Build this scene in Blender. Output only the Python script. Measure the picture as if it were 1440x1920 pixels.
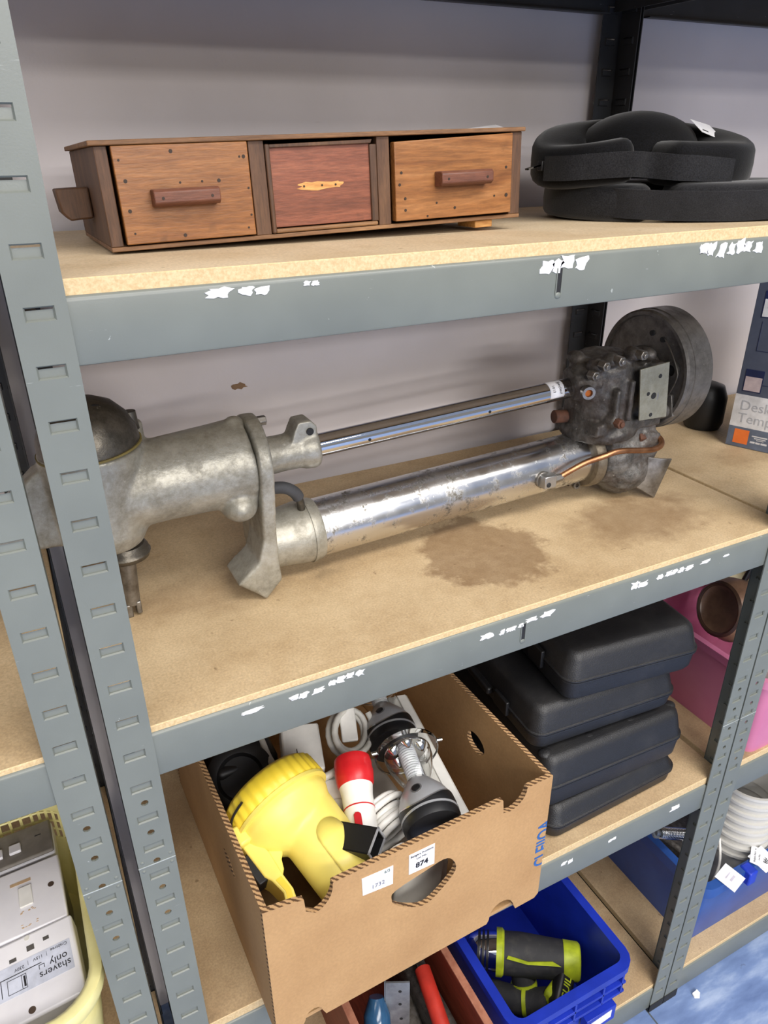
import bpy, bmesh, math, random
from mathutils import Vector, Matrix, Euler, noise

for o in list(bpy.data.objects):
    bpy.data.objects.remove(o)
S = bpy.context.scene
COL = S.collection
random.seed(7)

# ------------------------------------------------------------------ camera, light, exposure
cam_d = bpy.data.cameras.new('camera')
cam = bpy.data.objects.new('camera', cam_d)
COL.objects.link(cam)
S.camera = cam
cam_d.sensor_fit = 'VERTICAL'
cam_d.sensor_height = 36.0
cam_d.lens = 1376.1 / 1920 * 36.0
cam_d.clip_start = 0.01
_r = Vector((0.89143926, -0.45307857, -0.00747387))
_u = Vector((0.20888095, 0.39622813, 0.89407607))
_f = Vector((0.40212535, 0.79857566, -0.44785279))
cam.matrix_world = Matrix(((_r.x, _u.x, -_f.x, -0.03648), (_r.y, _u.y, -_f.y, -0.52675), (_r.z, _u.z, -_f.z, 0.24807), (0, 0, 0, 1)))

wd = bpy.data.worlds.new('world')
S.world = wd
wd.use_nodes = True
wd.node_tree.nodes['Background'].inputs[0].default_value = (1.0, 0.98, 0.97, 1)
wd.node_tree.nodes['Background'].inputs[1].default_value = 0.30


def area(name, loc, sx, sy, power, col=(1, 0.955, 0.90), target=None):
    d = bpy.data.lights.new(name, 'AREA')
    d.shape = 'RECTANGLE'
    d.size, d.size_y, d.energy, d.color = sx, sy, power, col
    o = bpy.data.objects.new(name, d)
    COL.objects.link(o)
    o.location = loc
    if target:
        o.rotation_euler = (Vector(target) - Vector(loc)).to_track_quat('-Z', 'Y').to_euler()
    return o


area('ceiling_tube_light', (0.75, -0.95, 1.36), 1.6, 0.5, 40)
area('ceiling_tube_light', (-1.2, -0.95, 1.36), 1.4, 0.5, 14)
area('ceiling_tube_light', (0.2, -2.7, 1.36), 2.4, 0.8, 105)
area('ceiling_tube_light', (0.2, -4.7, 1.36), 2.4, 0.8, 190)
area('ceiling_tube_light', (0.2, -6.8, 1.36), 2.4, 0.8, 330)

vs = S.view_settings
vs.view_transform = 'Standard'
vs.look = 'None'
vs.gamma = 1.0
vs.use_curve_mapping = False
vs.exposure = 0.0

# ------------------------------------------------------------------ helpers
MW = {}


def lin(c):
    return tuple(((v / 255) / 12.92 if v / 255 <= 0.04045 else ((v / 255 + 0.055) / 1.055) ** 2.4) for v in c[:3]) + (1.0,)


class N:
    """tiny node-tree helper"""

    def __init__(s, name):
        s.m = bpy.data.materials.new(name)
        s.m.use_nodes = True
        s.t = s.m.node_tree
        s.b = s.t.nodes['Principled BSDF']
        s.tc = None

    def n(s, kind, **kw):
        x = s.t.nodes.new('ShaderNode' + kind)
        for k, v in kw.items():
            setattr(x, k, v)
        return x

    def l(s, a, b):
        s.t.links.new(a, b)

    def obj(s, scale=(1, 1, 1), loc=(0, 0, 0), rot=(0, 0, 0)):
        if s.tc is None:
            s.tc = s.n('TexCoord')
        mp = s.n('Mapping')
        mp.inputs['Scale'].default_value = scale
        mp.inputs['Location'].default_value = loc
        mp.inputs['Rotation'].default_value = rot
        s.l(s.tc.outputs['Object'], mp.inputs[0])
        return mp.outputs[0]

    def noise(s, vec, scale, detail=4, rough=0.6, dist=0.0):
        x = s.n('TexNoise')
        x.inputs['Scale'].default_value = scale
        x.inputs['Detail'].default_value = detail
        x.inputs['Roughness'].default_value = rough
        x.inputs['Distortion'].default_value = dist
        s.l(vec, x.inputs['Vector'])
        return x.outputs[0]

    def ramp(s, fac, stops):
        x = s.n('ValToRGB')
        e = x.color_ramp.elements
        while len(e) < len(stops):
            e.new(0.5)
        for i, (p, c) in enumerate(stops):
            e[i].position = p
            e[i].color = c if len(c) == 4 else (c[0], c[1], c[2], 1)
        s.l(fac, x.inputs[0])
        return x.outputs[0]

    def mix(s, fac, a, b, mode='MIX'):
        x = s.n('MixRGB', blend_type=mode)
        for i, v in ((0, fac), (1, a), (2, b)):
            if isinstance(v, (int, float)):
                x.inputs[i].default_value = v
            elif isinstance(v, tuple):
                x.inputs[i].default_value = v
            else:
                s.l(v, x.inputs[i])
        return x.outputs[0]

    def math(s, op, a, b=0.0, clamp=False):
        x = s.n('Math', operation=op, use_clamp=clamp)
        for i, v in ((0, a), (1, b)):
            if isinstance(v, (int, float)):
                x.inputs[i].default_value = v
            else:
                s.l(v, x.inputs[i])
        return x.outputs[0]

    def bump(s, h, strength=0.3, dist=0.002):
        x = s.n('Bump')
        x.inputs['Strength'].default_value = strength
        x.inputs['Distance'].default_value = dist
        s.l(h, x.inputs['Height'])
        s.l(x.outputs[0], s.b.inputs['Normal'])

    def col(s, c):
        if isinstance(c, tuple):
            s.b.inputs['Base Color'].default_value = c
        else:
            s.l(c, s.b.inputs['Base Color'])

    def rough(s, v):
        if isinstance(v, (int, float)):
            s.b.inputs['Roughness'].default_value = v
        else:
            s.l(v, s.b.inputs['Roughness'])


def bw(v):
    return (v, v, v, 1)


def mat(name, c, c2=None, rough=0.5, metal=0.0, scale=40, lo=0.35, hi=0.65, bump=0.0, bscale=300, bdist=0.001, spec=0.5, detail=5, stretch=(1, 1, 1)):
    q = N(name)
    v = q.obj(stretch)
    if c2 is None:
        c2 = tuple(x * 0.86 for x in c)
    f = q.noise(v, scale, detail)
    q.col(q.ramp(f, [(lo, lin(c)), (hi, lin(c2))]))
    q.rough(rough)
    q.b.inputs['Metallic'].default_value = metal
    q.b.inputs['Specular IOR Level'].default_value = spec
    if bump:
        q.bump(q.noise(q.obj(), bscale, 3), bump, bdist)
    return q.m


class MB:
    def __init__(s):
        s.v = []
        s.f = []
        s.mi = []

    def add(s, vs_, fs, mi=0, M=None):
        o = len(s.v)
        s.v += [(M @ Vector(p)) if M else Vector(p) for p in vs_]
        s.f += [tuple(i + o for i in f) for f in fs]
        s.mi += [mi] * len(fs)
        return s

    def box(s, c, d, mi=0, M=None, taper=None):
        x, y, z = d[0] / 2, d[1] / 2, d[2] / 2
        t = taper or (1, 1)
        p = [(-x, -y, -z), (x, -y, -z), (x, y, -z), (-x, y, -z), (-x * t[0], -y * t[1], z), (x * t[0], -y * t[1], z), (x * t[0], y * t[1], z), (-x * t[0], y * t[1], z)]
        p = [(a + c[0], b + c[1], e + c[2]) for a, b, e in p]
        return s.add(p, [(0, 3, 2, 1), (4, 5, 6, 7), (0, 1, 5, 4), (1, 2, 6, 5), (2, 3, 7, 6), (3, 0, 4, 7)], mi, M)

    def b2(s, a, b, mi=0, M=None):
        return s.box([(a[i] + b[i]) / 2 for i in range(3)], [abs(b[i] - a[i]) for i in range(3)], mi, M)

    def lathe(s, p0, axis, prof, n=24, mi=0, M=None, caps=True, arc=None):
        ax = Vector(axis).normalized()
        p0 = Vector(p0)
        a = ax.orthogonal().normalized()
        if abs(ax.z) < 0.9:
            a = ax.cross(Vector((0, 0, 1))).normalized()
        b = ax.cross(a)
        vs_, fs = [], []
        for t, r in prof:
            for i in range(n):
                w = 2 * math.pi * i / n
                vs_.append(p0 + ax * t + (a * math.cos(w) + b * math.sin(w)) * r)
        for k in range(len(prof) - 1):
            for i in range(n):
                j = (i + 1) % n
                fs.append((k * n + i, k * n + j, (k + 1) * n + j, (k + 1) * n + i))
        if caps:
            fs.append(tuple(range(n - 1, -1, -1)))
            fs.append(tuple(range((len(prof) - 1) * n, len(prof) * n)))
        return s.add(vs_, fs, mi, M)

    def cyl(s, p0, p1, r0, r1=None, n=20, mi=0, M=None, caps=True):
        p0, p1 = Vector(p0), Vector(p1)
        r1 = r0 if r1 is None else r1
        return s.lathe(p0, p1 - p0, [(0, r0), ((p1 - p0).length, r1)], n, mi, M, caps)

    def ring(s, p0, p1, ro, ri, n=24, mi=0, M=None):
        p0, p1 = Vector(p0), Vector(p1)
        L = (p1 - p0).length
        return s.lathe(p0, p1 - p0, [(0, ri), (0, ro), (L, ro), (L, ri), (0, ri)], n, mi, M, caps=False)

    def tube(s, path, r, n=8, mi=0, M=None, closed=False, flat=None):
        P = [Vector(p) for p in path]
        m = len(P)
        vs_, fs = [], []
        up = None
        for i in range(m):
            d = (P[(i + 1) % m] - P[i - 1]) if closed else (P[min(i + 1, m - 1)] - P[max(i - 1, 0)])
            d.normalize()
            if up is None:
                up = d.orthogonal().normalized() if abs(d.z) > 0.95 else Vector((0, 0, 1))
            a = d.cross(up)
            if a.length < 1e-6:
                a = d.orthogonal()
            a.normalize()
            b = a.cross(d).normalized()
            up = b
            rr = r[i] if isinstance(r, (list, tuple)) else r
            for k in range(n):
                w = 2 * math.pi * k / n
                vs_.append(P[i] + a * math.cos(w) * rr + b * math.sin(w) * rr * (flat or 1))
        for i in range(m if closed else m - 1):
            j = (i + 1) % m
            for k in range(n):
                l = (k + 1) % n
                fs.append((i * n + k, i * n + l, j * n + l, j * n + k))
        if not closed:
            fs.append(tuple(range(n - 1, -1, -1)))
            fs.append(tuple(range((m - 1) * n, m * n)))
        return s.add(vs_, fs, mi, M)

    def prism(s, pts, vec, mi=0, M=None):
        pts = [Vector(p) for p in pts]
        vec = Vector(vec)
        n = len(pts)
        nrm = Vector((0, 0, 0))
        for i in range(n):
            nrm += pts[i].cross(pts[(i + 1) % n])
        if nrm.dot(vec) > 0:
            pts = pts[::-1]
        vs_ = pts + [p + vec for p in pts]
        fs = [tuple(range(n)), tuple(range(2 * n - 1, n - 1, -1))]
        for i in range(n):
            j = (i + 1) % n
            fs.append((i, i + n, j + n, j))
        return s.add(vs_, fs, mi, M)

    def ball(s, c, r, nu=20, nv=12, mi=0, M=None, v0=0.0, v1=1.0):
        r = (r, r, r) if isinstance(r, (int, float)) else r
        vs_, fs = [], []
        for j in range(nv + 1):
            t = math.pi * (v0 + (v1 - v0) * j / nv)
            for i in range(nu):
                w = 2 * math.pi * i / nu
                vs_.append((c[0] + r[0] * math.sin(t) * math.cos(w), c[1] + r[1] * math.sin(t) * math.sin(w), c[2] + r[2] * math.cos(t)))
        for j in range(nv):
            for i in range(nu):
                k = (i + 1) % nu
                fs.append((j * nu + i, (j + 1) * nu + i, (j + 1) * nu + k, j * nu + k))
        return s.add(vs_, fs, mi, M)

    def mesh(s, name, mats, inv=None):
        me = bpy.data.meshes.new(name)
        me.from_pydata([(inv @ p) if inv else p for p in s.v], [], s.f)
        for m in (mats if isinstance(mats, (list, tuple)) else [mats]):
            me.materials.append(m)
        me.polygons.foreach_set('material_index', s.mi)
        me.validate()
        me.update()
        return me

    def build(s, name, mats, parent=None, local=False, bevel=0, seg=2, smooth=35, remesh=0, sm=0, subd=0, loc=None, solid=0, weld=False, noise_d=0):
        inv = None
        base = None
        if parent is not None:
            if not local:
                inv = MW[parent.name].inverted()
        else:
            xs = [p.x for p in s.v]
            ys = [p.y for p in s.v]
            base = Vector(((min(xs) + max(xs)) / 2, (min(ys) + max(ys)) / 2, min(p.z for p in s.v)))
            if loc is not None:
                base = Vector(loc)
            inv = Matrix.Translation(-base)
        me = s.mesh(name, mats, inv)
        if weld:
            bm = bmesh.new()
            bm.from_mesh(me)
            bmesh.ops.remove_doubles(bm, verts=bm.verts, dist=1e-5)
            bm.to_mesh(me)
            bm.free()
        o = bpy.data.objects.new(name, me)
        COL.objects.link(o)
        if parent is not None:
            o.parent = parent
            MW[o.name] = MW[parent.name].copy()
        else:
            o.location = base
            MW[o.name] = Matrix.Translation(base)
        if smooth:
            for pl in me.polygons:
                pl.use_smooth = True
            if not remesh:
                me.set_sharp_from_angle(angle=math.radians(smooth))
        if solid:
            md = o.modifiers.new('solid', 'SOLIDIFY')
            md.thickness = solid
            md.offset = -1
        if remesh:
            md = o.modifiers.new('remesh', 'REMESH')
            md.mode = 'VOXEL'
            md.voxel_size = remesh
            md.use_smooth_shade = True
        if sm:
            md = o.modifiers.new('smooth', 'SMOOTH')
            md.factor = 0.5
            md.iterations = sm
        if noise_d:
            tx = bpy.data.textures.new(name + '_lumps', 'CLOUDS')
            tx.noise_scale = 0.012
            md = o.modifiers.new('lumps', 'DISPLACE')
            md.texture = tx
            md.strength = noise_d
            md.mid_level = 0.5
        if bevel:
            md = o.modifiers.new('bevel', 'BEVEL')
            md.width = bevel
            md.segments = seg
            md.limit_method = 'ANGLE'
            md.angle_limit = math.radians(40)
            md.harden_normals = False
        if subd:
            md = o.modifiers.new('sub', 'SUBSURF')
            md.levels = subd
            md.render_levels = subd
        return o


def tag(o, label=None, cat=None, group=None, kind=None):
    if label:
        o['label'] = label
    if cat:
        o['category'] = cat
    if group:
        o['group'] = group
    if kind:
        o['kind'] = kind
    return o


def thing(name, loc, label, cat, rot=(0, 0, 0), group=None):
    o = bpy.data.objects.new(name, None)
    o.empty_display_size = 0.02
    COL.objects.link(o)
    o.location = loc
    o.rotation_euler = rot
    MW[o.name] = Matrix.Translation(Vector(loc)) @ Euler(rot).to_matrix().to_4x4()
    return tag(o, label, cat, group)


def text_mb(txt, size, M, depth=0.0002, mb=None, mi=0, align='CENTER', xs=1.0, bold=0.0):
    cu = bpy.data.curves.new('txt', 'FONT')
    cu.body = txt
    cu.size = size
    cu.align_x = align
    cu.align_y = 'CENTER'
    cu.extrude = depth
    cu.offset = bold
    cu.resolution_u = 3
    ob = bpy.data.objects.new('txt', cu)
    COL.objects.link(ob)
    me = bpy.data.meshes.new_from_object(ob)
    mb = mb or MB()
    if len(me.vertices):
        mb.add([(v.co.x * xs, v.co.y, v.co.z) for v in me.vertices], [tuple(p.vertices) for p in me.polygons], mi, M)
    bpy.data.objects.remove(ob)
    bpy.data.curves.remove(cu)
    bpy.data.meshes.remove(me)
    return mb


def frame(o, ux, uy):
    """matrix with x axis along ux, y near uy, z the outward normal"""
    x = Vector(ux).normalized()
    z = x.cross(Vector(uy)).normalized()
    y = z.cross(x)
    M = Matrix.Identity(4)
    for i in range(3):
        M[i][0], M[i][1], M[i][2], M[i][3] = x[i], y[i], z[i], o[i]
    return M


def curve(pts, n=8, closed=False):
    P = [Vector(p) for p in pts]
    out = []
    m = len(P)
    for i in range(m if closed else m - 1):
        g = (lambda k: P[k % m]) if closed else (lambda k: P[min(max(k, 0), m - 1)])
        a, b, c, d = g(i - 1), g(i), g(i + 1), g(i + 2)
        for k in range(n):
            t = k / n
            out.append(0.5 * ((2 * b) + (c - a) * t + (2 * a - 5 * b + 4 * c - d) * t * t + (3 * b - a - 3 * c + d) * t ** 3))
    if not closed:
        out.append(P[-1])
    return out


# ------------------------------------------------------------------ materials
def m_wall():
    q = N('painted_wall')
    v = q.obj()
    base = q.ramp(q.noise(v, 2.5, 4), [(0.3, lin((228, 222, 224))), (0.7, lin((210, 204, 206)))])
    sp = q.ramp(q.noise(v, 55, 2), [(0.76, bw(0)), (0.79, bw(1))])
    st = q.ramp(q.noise(q.obj((14, 14, 90)), 1.2, 3), [(0.70, bw(0)), (0.78, bw(1))])
    c = q.mix(q.math('MULTIPLY', st, 0.25), base, lin((150, 140, 135)))
    c = q.mix(sp, c, lin((110, 95, 85)))
    q.col(c)
    q.rough(0.55)
    q.bump(q.noise(v, 120, 3), 0.12, 0.002)
    return q.m


def m_floor():
    q = N('blue_vinyl')
    v = q.obj((4, 13, 1), rot=(0, 0, 0.5))
    a = q.ramp(q.noise(v, 2.4, 5, 0.55), [(0.25, lin((92, 112, 154))), (0.5, lin((118, 140, 182))), (0.72, lin((166, 182, 210)))])
    d = q.ramp(q.noise(q.obj(), 30, 3), [(0.68, bw(0)), (0.76, bw(1))])
    q.col(q.mix(q.math('MULTIPLY', d, 0.6), a, lin((70, 72, 84))))
    q.rough(0.35)
    return q.m


def m_paint(name, c, c2, rough=0.38):
    q = N(name)
    v = q.obj()
    base = q.ramp(q.noise(v, 9, 3), [(0.3, lin(c)), (0.7, lin(c2))])
    chip = q.ramp(q.noise(v, 95, 3, 0.7), [(0.73, bw(0)), (0.75, bw(1))])
    scr = q.ramp(q.noise(q.obj((60, 60, 500), rot=(0.2, 0.5, 0)), 1.0, 2), [(0.74, bw(0)), (0.77, bw(1))])
    col = q.mix(q.math('MULTIPLY', chip, 0.45), base, lin((200, 204, 200)))
    col = q.mix(q.math('MULTIPLY', scr, 0.18), col, lin((205, 208, 205)))
    q.col(col)
    q.rough(rough)
    q.bump(q.noise(v, 700, 2), 0.08, 0.0006)
    return q.m


def m_mdf(name, c, c2, stains=()):
    q = N(name)
    v = q.obj()
    base = q.ramp(q.noise(v, 7, 6, 0.7), [(0.34, lin(c)), (0.62, lin(c2)), (0.75, lin(tuple(k * 0.86 for k in c2)))])
    fib = q.ramp(q.noise(v, 420, 2), [(0.3, bw(0.80)), (0.7, bw(1.06))])
    col = q.mix(1.0, base, fib, 'MULTIPLY')
    spk = q.ramp(q.noise(v, 75, 2), [(0.72, bw(0)), (0.75, bw(1))])
    col = q.mix(q.math('MULTIPLY', spk, 0.5), col, lin((104, 78, 50)))
    for (x, y, rx, ry, amt, soft) in stains:
        mp = q.obj((1 / rx, 1 / ry, 0.0001), (-x / rx, -y / ry, 0))
        ln = q.n('VectorMath', operation='LENGTH')
        q.l(mp, ln.inputs[0])
        nz = q.noise(v, 22, 5, 0.65)
        d = q.math('ADD', ln.outputs['Value'], q.math('MULTIPLY', q.math('SUBTRACT', nz, 0.5), 1.1))
        k = q.ramp(d, [(max(0.0, 0.92 - soft), bw(1)), (0.96, bw(0))])
        g = q.ramp(q.noise(v, 60, 4), [(0.3, bw(0.75)), (0.7, bw(1))])
        col = q.mix(q.math('MULTIPLY', q.math('MULTIPLY', k, g), amt), col, lin((112, 82, 50)))
    q.col(col)
    q.rough(0.62)
    q.bump(q.noise(v, 350, 3), 0.12, 0.001)
    return q.m


M_WALL = m_wall()
M_FLOOR = m_floor()
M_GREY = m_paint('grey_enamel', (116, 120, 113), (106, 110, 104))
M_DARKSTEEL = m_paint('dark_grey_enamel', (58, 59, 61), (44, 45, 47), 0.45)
M_HOLE = mat('hole_shadow_steel', (30, 30, 32), rough=0.7)
M_PAPER = mat('white_paper', (236, 236, 238), (222, 222, 226), rough=0.6)
M_INK = mat('black_ink', (28, 28, 32), rough=0.6)
M_MDF_U = m_mdf('fibreboard_upper', (218, 198, 166), (200, 176, 140))
M_MDF_M = m_mdf('fibreboard_mid', (208, 184, 146), (184, 158, 120), stains=[(0.035, -0.090, 0.088, 0.100, 0.72, 0.12), (0.27, -0.110, 0.13, 0.08, 0.66, 0.4), (-0.30, -0.02, 0.12, 0.06, 0.35, 0.5)])
M_MDF_L = m_mdf('fibreboard_lower', (202, 176, 138), (178, 150, 114), stains=[(-0.4, 0.1, 0.2, 0.1, 0.3, 0.5)])
M_EDGE = mat('fibreboard_edge', (212, 188, 146), (192, 164, 120), rough=0.7, scale=420, bump=0.2, bscale=500)

# ------------------------------------------------------------------ room
tag(MB().b2((-3.0, 0.452, -1.282), (4.0, 0.55, 1.45)).build('wall_back', M_WALL, loc=(0, 0.452, 0)), kind='structure')
tag(MB().b2((-3.0, -8.0, -1.34), (4.0, 0.55, -1.282)).build('floor', M_FLOOR, loc=(0, 0, -1.282)), kind='structure')
tag(MB().b2((-3.0, -8.0, 1.45), (4.0, 0.55, 1.5)).build('ceiling', mat('ceiling_white', (225, 225, 222), rough=0.8), loc=(0, 0, 1.45)), kind='structure')
fl = bpy.data.objects['floor']
MB().b2((0.80, -2.0, -1.2825), (0.803, 0.4, -1.2815)).build('seam', mat('floor_seam', (86, 92, 96), rough=0.8), fl)
wb = bpy.data.objects['wall_back']
mbp = MB()
for k in range(9):
    a = 2 * math.pi * k / 9
    pass
random.seed(3)
pts = [(0.232 + 0.011 * math.cos(a) * random.uniform(0.6, 1.3), 0.4515, -0.052 + 0.005 * math.sin(a) * random.uniform(0.6, 1.3)) for a in [2 * math.pi * k / 14 for k in range(14)]]
MB().prism(pts, (0, 0.0008, 0)).build('paint_chip', mat('bare_plaster', (150, 120, 92), rough=0.9), wb)

# ------------------------------------------------------------------ racking
PITCH = 0.0381
PW = 0.0347
Z0 = -1.276
ZTOP = 0.50
U1, U0, M1, M0, L1, L0, B1, B0 = 0.1617, 0.1150, -0.2130, -0.2625, -0.6680, -0.7220, -1.2060, -1.2690


def post_mesh(slot0, holes=True, splice=None):
    """L-section post, corner at the origin, front flange along +x at y=0, side flange at x=0 along +y; z absolute"""
    mb = MB()
    w = PW
    hs, hh = 0.0084, 0.0038

    def flange(to3, dimple):
        def quad(a, b, c, d):
            mb.add([to3(*p) for p in (a, b, c, d)], [(0, 1, 2, 3)])
        k0 = math.ceil((slot0 - (ZTOP - 0.02)) / PITCH)
        z_prev = ZTOP
        k = k0
        while True:
            zc = slot0 - k * PITCH
            if zc < Z0 + 0.02:
                break
            top = zc + hh + 0.0055
            bot = zc - hh - 0.0055
            h_here = holes and splice and (splice - 0.10 < (zc + PITCH / 2) < splice + 0.10)
            # plain (or holed) part above the slot cell
            if h_here and z_prev - top > 0.012:
                cz = (z_prev + top) / 2
                r = 0.0035
                o = [(0, top, 0), (w / 2, top, 0), (w, top, 0), (w, cz, 0), (w, z_prev, 0), (w / 2, z_prev, 0), (0, z_prev, 0), (0, cz, 0)]
                i_ = [(w / 2 + r * math.cos(a), cz + r * math.sin(a), 0) for a in [math.radians(225 + 45 * q) for q in range(8)]]
                d_ = [(p[0], p[1], dimple) for p in i_]
                mb.add([to3(*p) for p in o + i_ + d_], [(q, (q + 1) % 8, 8 + (q + 1) % 8, 8 + q) for q in range(8)] + [(8 + q, 8 + (q + 1) % 8, 16 + (q + 1) % 8, 16 + q) for q in range(8)])
            else:
                quad((0, top, 0), (w, top, 0), (w, z_prev, 0), (0, z_prev, 0))
            # slot cell: flat rim, pressed funnel, sloping tab
            x0, x1 = w / 2 - hs, w / 2 + hs
            e = 0.0010
            o = [(0, bot, 0), (w, bot, 0), (w, top, 0), (0, top, 0)]
            a = [(x0 - e, zc - hh - e, 0), (x1 + e, zc - hh - e, 0), (x1 + e, zc + hh + e, 0), (x0 - e, zc + hh + e, 0)]
            b = [(x0, zc - hh, 0.0012), (x1, zc - hh, 0.0012), (x1, zc + hh, 0.0014), (x0, zc + hh, 0.0014)]
            c = [(x0, zc - hh, 0.0022), (x1, zc - hh, 0.0022), (x1, zc + hh, 0.0024), (x0, zc + hh, 0.0024)]
            vv = [to3(*p) for p in o + a + b + c]
            ff = []
            for base in (0, 4, 8):
                ff += [(base + q, base + (q + 1) % 4, base + 4 + (q + 1) % 4, base + 4 + q) for q in range(4)]
            mb.add(vv, ff)
            # tab covers the lower two thirds, leaving a dark opening on top
            t0, t1 = 0.0, 0.80
            z_a = zc - hh + t0 * 2 * hh
            z_b = zc - hh + t1 * 2 * hh
            mb.add([to3(*p) for p in ((x0, z_a, 0.0022), (x1, z_a, 0.0022), (x1, z_b, 0.0024), (x0, z_b, 0.0024))], [(0, 1, 2, 3)])
            z_prev = bot
            k += 1
        quad((0, Z0, 0), (w, Z0, 0), (w, z_prev, 0), (0, z_prev, 0))
    flange(lambda x, z, d: (x, d, z), 0.002)
    flange(lambda x, z, d: (d, x * 1.12, z), 0.002)
    # return edge thickness and inner skin
    t = 0.0016
    mb.b2((w - 0.0004, 0.0001, Z0), (w, t, ZTOP))
    mb.b2((0.0001, w * 1.12 - 0.0004, Z0), (t, w * 1.12, ZTOP))
    if splice:
        mb.b2((-0.0003, -0.0006, splice - 0.0005), (w, -0.0001, splice + 0.0005), 1)
        for sx in (0.12, 0.88):
            for sz in (-0.006, 0.006):
                mb.ball((w * sx, 0.0004, splice + sz), (0.0022, 0.0012, 0.0022), 10, 6)
    mb.b2((-0.001, -0.001, Z0 - 0.004), (w, 0.004, Z0 + 0.018), 2)
    return mb


def post(unit, x, y, flip_x, flip_y, slot0, m, splice=None):
    mb = post_mesh(slot0, True, splice)
    M = Matrix.Translation((x, y, 0)) @ Matrix.Diagonal((-1 if flip_x else 1, -1 if flip_y else 1, 1, 1))
    mb.v = [M @ p for p in mb.v]
    if flip_x != flip_y:
        mb.f = [f[::-1] for f in mb.f]
    return mb.build('post', [m, M_PLATE, M_HOLE], unit, smooth=0)


M_PLATE = mat('bright_worn_edge', (176, 182, 180), rough=0.4)


def beam(unit, x0, x1, zt, zb, m, back=False, y=0.0022):
    """rolled beam with a rounded top lip that carries the board"""
    prof = [(0.030, zt - 0.006), (0.030, zt - 0.0045)]
    r = 0.004
    prof = [(0.026, zt - 0.0015), (0.026, zt)]
    prof += [(y + r - r * math.sin(a), zt - r + r * math.cos(a)) for a in [math.radians(q) for q in (0, 22, 45, 67, 90)]]
    prof += [(y, zb + 0.002), (y + 0.0006, zb + 0.0006), (y + 0.002, zb), (0.016, zb), (0.016, zb + 0.0015), (y + 0.003, zb + 0.0015), (y + 0.0016, zb + 0.003), (y + 0.0016, zt - r)]
    prof += [(y + 0.004, zt - 0.0016)]
    if back:
        prof = [(0.437 - a, b) for a, b in prof]
    mb = MB()
    mb.prism([(x0, a, b) for a, b in prof], (x1 - x0, 0, 0))
    return mb.build('beam', m, unit, smooth=40)


def scraps(bm_obj, x0, x1, z0, z1, n, seed, y=0.0022):
    random.seed(seed)
    for k in range(n):
        cx = x0 + (x1 - x0) * (k + random.uniform(0.3, 0.7)) / n
        rx = (x1 - x0) / n * random.uniform(0.4, 0.62)
        rz = (z1 - z0) / 2 * random.uniform(0.75, 1.15)
        cz = (z0 + z1) / 2 + random.uniform(-0.3, 0.3) * (z1 - z0) * 0.5
        m = 15
        pts = []
        for q in range(m):
            a = 2 * math.pi * q / m
            u = random.uniform(0.5, 1.15)
            sx = max(-1, min(1, 1.4 * math.cos(a)))
            sz = max(-1, min(1, 1.4 * math.sin(a)))
            pts.append((cx + rx * sx * u + 0.15 * rz * sz, y - 0.0005, cz + rz * sz * random.uniform(0.55, 1.0)))
        MB().prism(pts, (0, 0.0006, 0)).build('label_remnant', M_PAPER, bm_obj, smooth=0)


def beam_slot(bm_obj, x, zc, y=0.0022):
    mb = MB()
    mb.b2((x - 0.0028, y - 0.0003, zc - 0.011), (x + 0.0028, y + 0.0002, zc + 0.011), 1)
    mb.b2((x - 0.0036, y - 0.0007, zc - 0.0115), (x - 0.0024, y + 0.0002, zc + 0.0115), 0)
    mb.b2((x + 0.0024, y - 0.0007, zc - 0.0115), (x + 0.0036, y + 0.0002, zc + 0.0115), 0)
    mb.ball((x, y, zc - 0.012), (0.0036, 0.0012, 0.003), 12, 6, 0)
    mb.build('locking_slot', [M_GREY, M_HOLE], bm_obj, smooth=40)


def board(unit, x0, x1, y0, y1, zt0, zt1, th, mats):
    """board top z is zt0 at the front and zt1 at the back"""
    mb = MB()
    v = [(x0, y0, zt0 - th), (x1, y0, zt0 - th), (x1, y1, zt1 - th), (x0, y1, zt1 - th), (x0, y0, zt0), (x1, y0, zt0), (x1, y1, zt1), (x0, y1, zt1)]
    mb.add(v, [(0, 3, 2, 1), (4, 5, 6, 7)], 0)
    mb.add(v, [(0, 1, 5, 4), (1, 2, 6, 5), (2, 3, 7, 6), (3, 0, 4, 7)], 1)
    return mb.build('shelf_board', mats, unit, smooth=0, bevel=0.0008, seg=1, weld=True)


def bay(label, xa, xb, slot_l, slot_r, levels, left_posts=True, right_posts=True, splice_l=None, splice_r=None, mdf=None, group=None):
    """xa / xb: inner edges of the front flanges"""
    u = thing('shelving_unit', ((xa + xb) / 2, 0.22, Z0), label, 'shelving')
    u['group'] = 'bays of grey boltless steel shelving'
    if left_posts:
        post(u, xa - PW, 0, False, False, slot_l, M_GREY, splice_l)
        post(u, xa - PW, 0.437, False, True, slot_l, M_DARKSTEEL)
    if right_posts:
        post(u, xb + PW, 0, True, False, slot_r, M_GREY, splice_r)
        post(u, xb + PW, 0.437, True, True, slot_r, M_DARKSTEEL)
    out = {}
    for key, (zt, zb, bf, bb, th, mm) in levels.items():
        f = beam(u, xa, xb, zt, zb, M_GREY)
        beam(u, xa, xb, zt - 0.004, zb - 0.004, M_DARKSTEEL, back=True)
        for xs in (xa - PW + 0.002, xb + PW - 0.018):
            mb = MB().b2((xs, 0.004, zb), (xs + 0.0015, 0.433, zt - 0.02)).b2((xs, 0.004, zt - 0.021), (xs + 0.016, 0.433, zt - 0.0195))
            o = mb.build('side_beam', M_DARKSTEEL, u, smooth=0)
        board(u, xa - PW + 0.003, xb + PW - 0.003, 0.0048, 0.434, bf, bb, th, [mm, M_EDGE])
        out[key] = f
    return u, out


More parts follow.
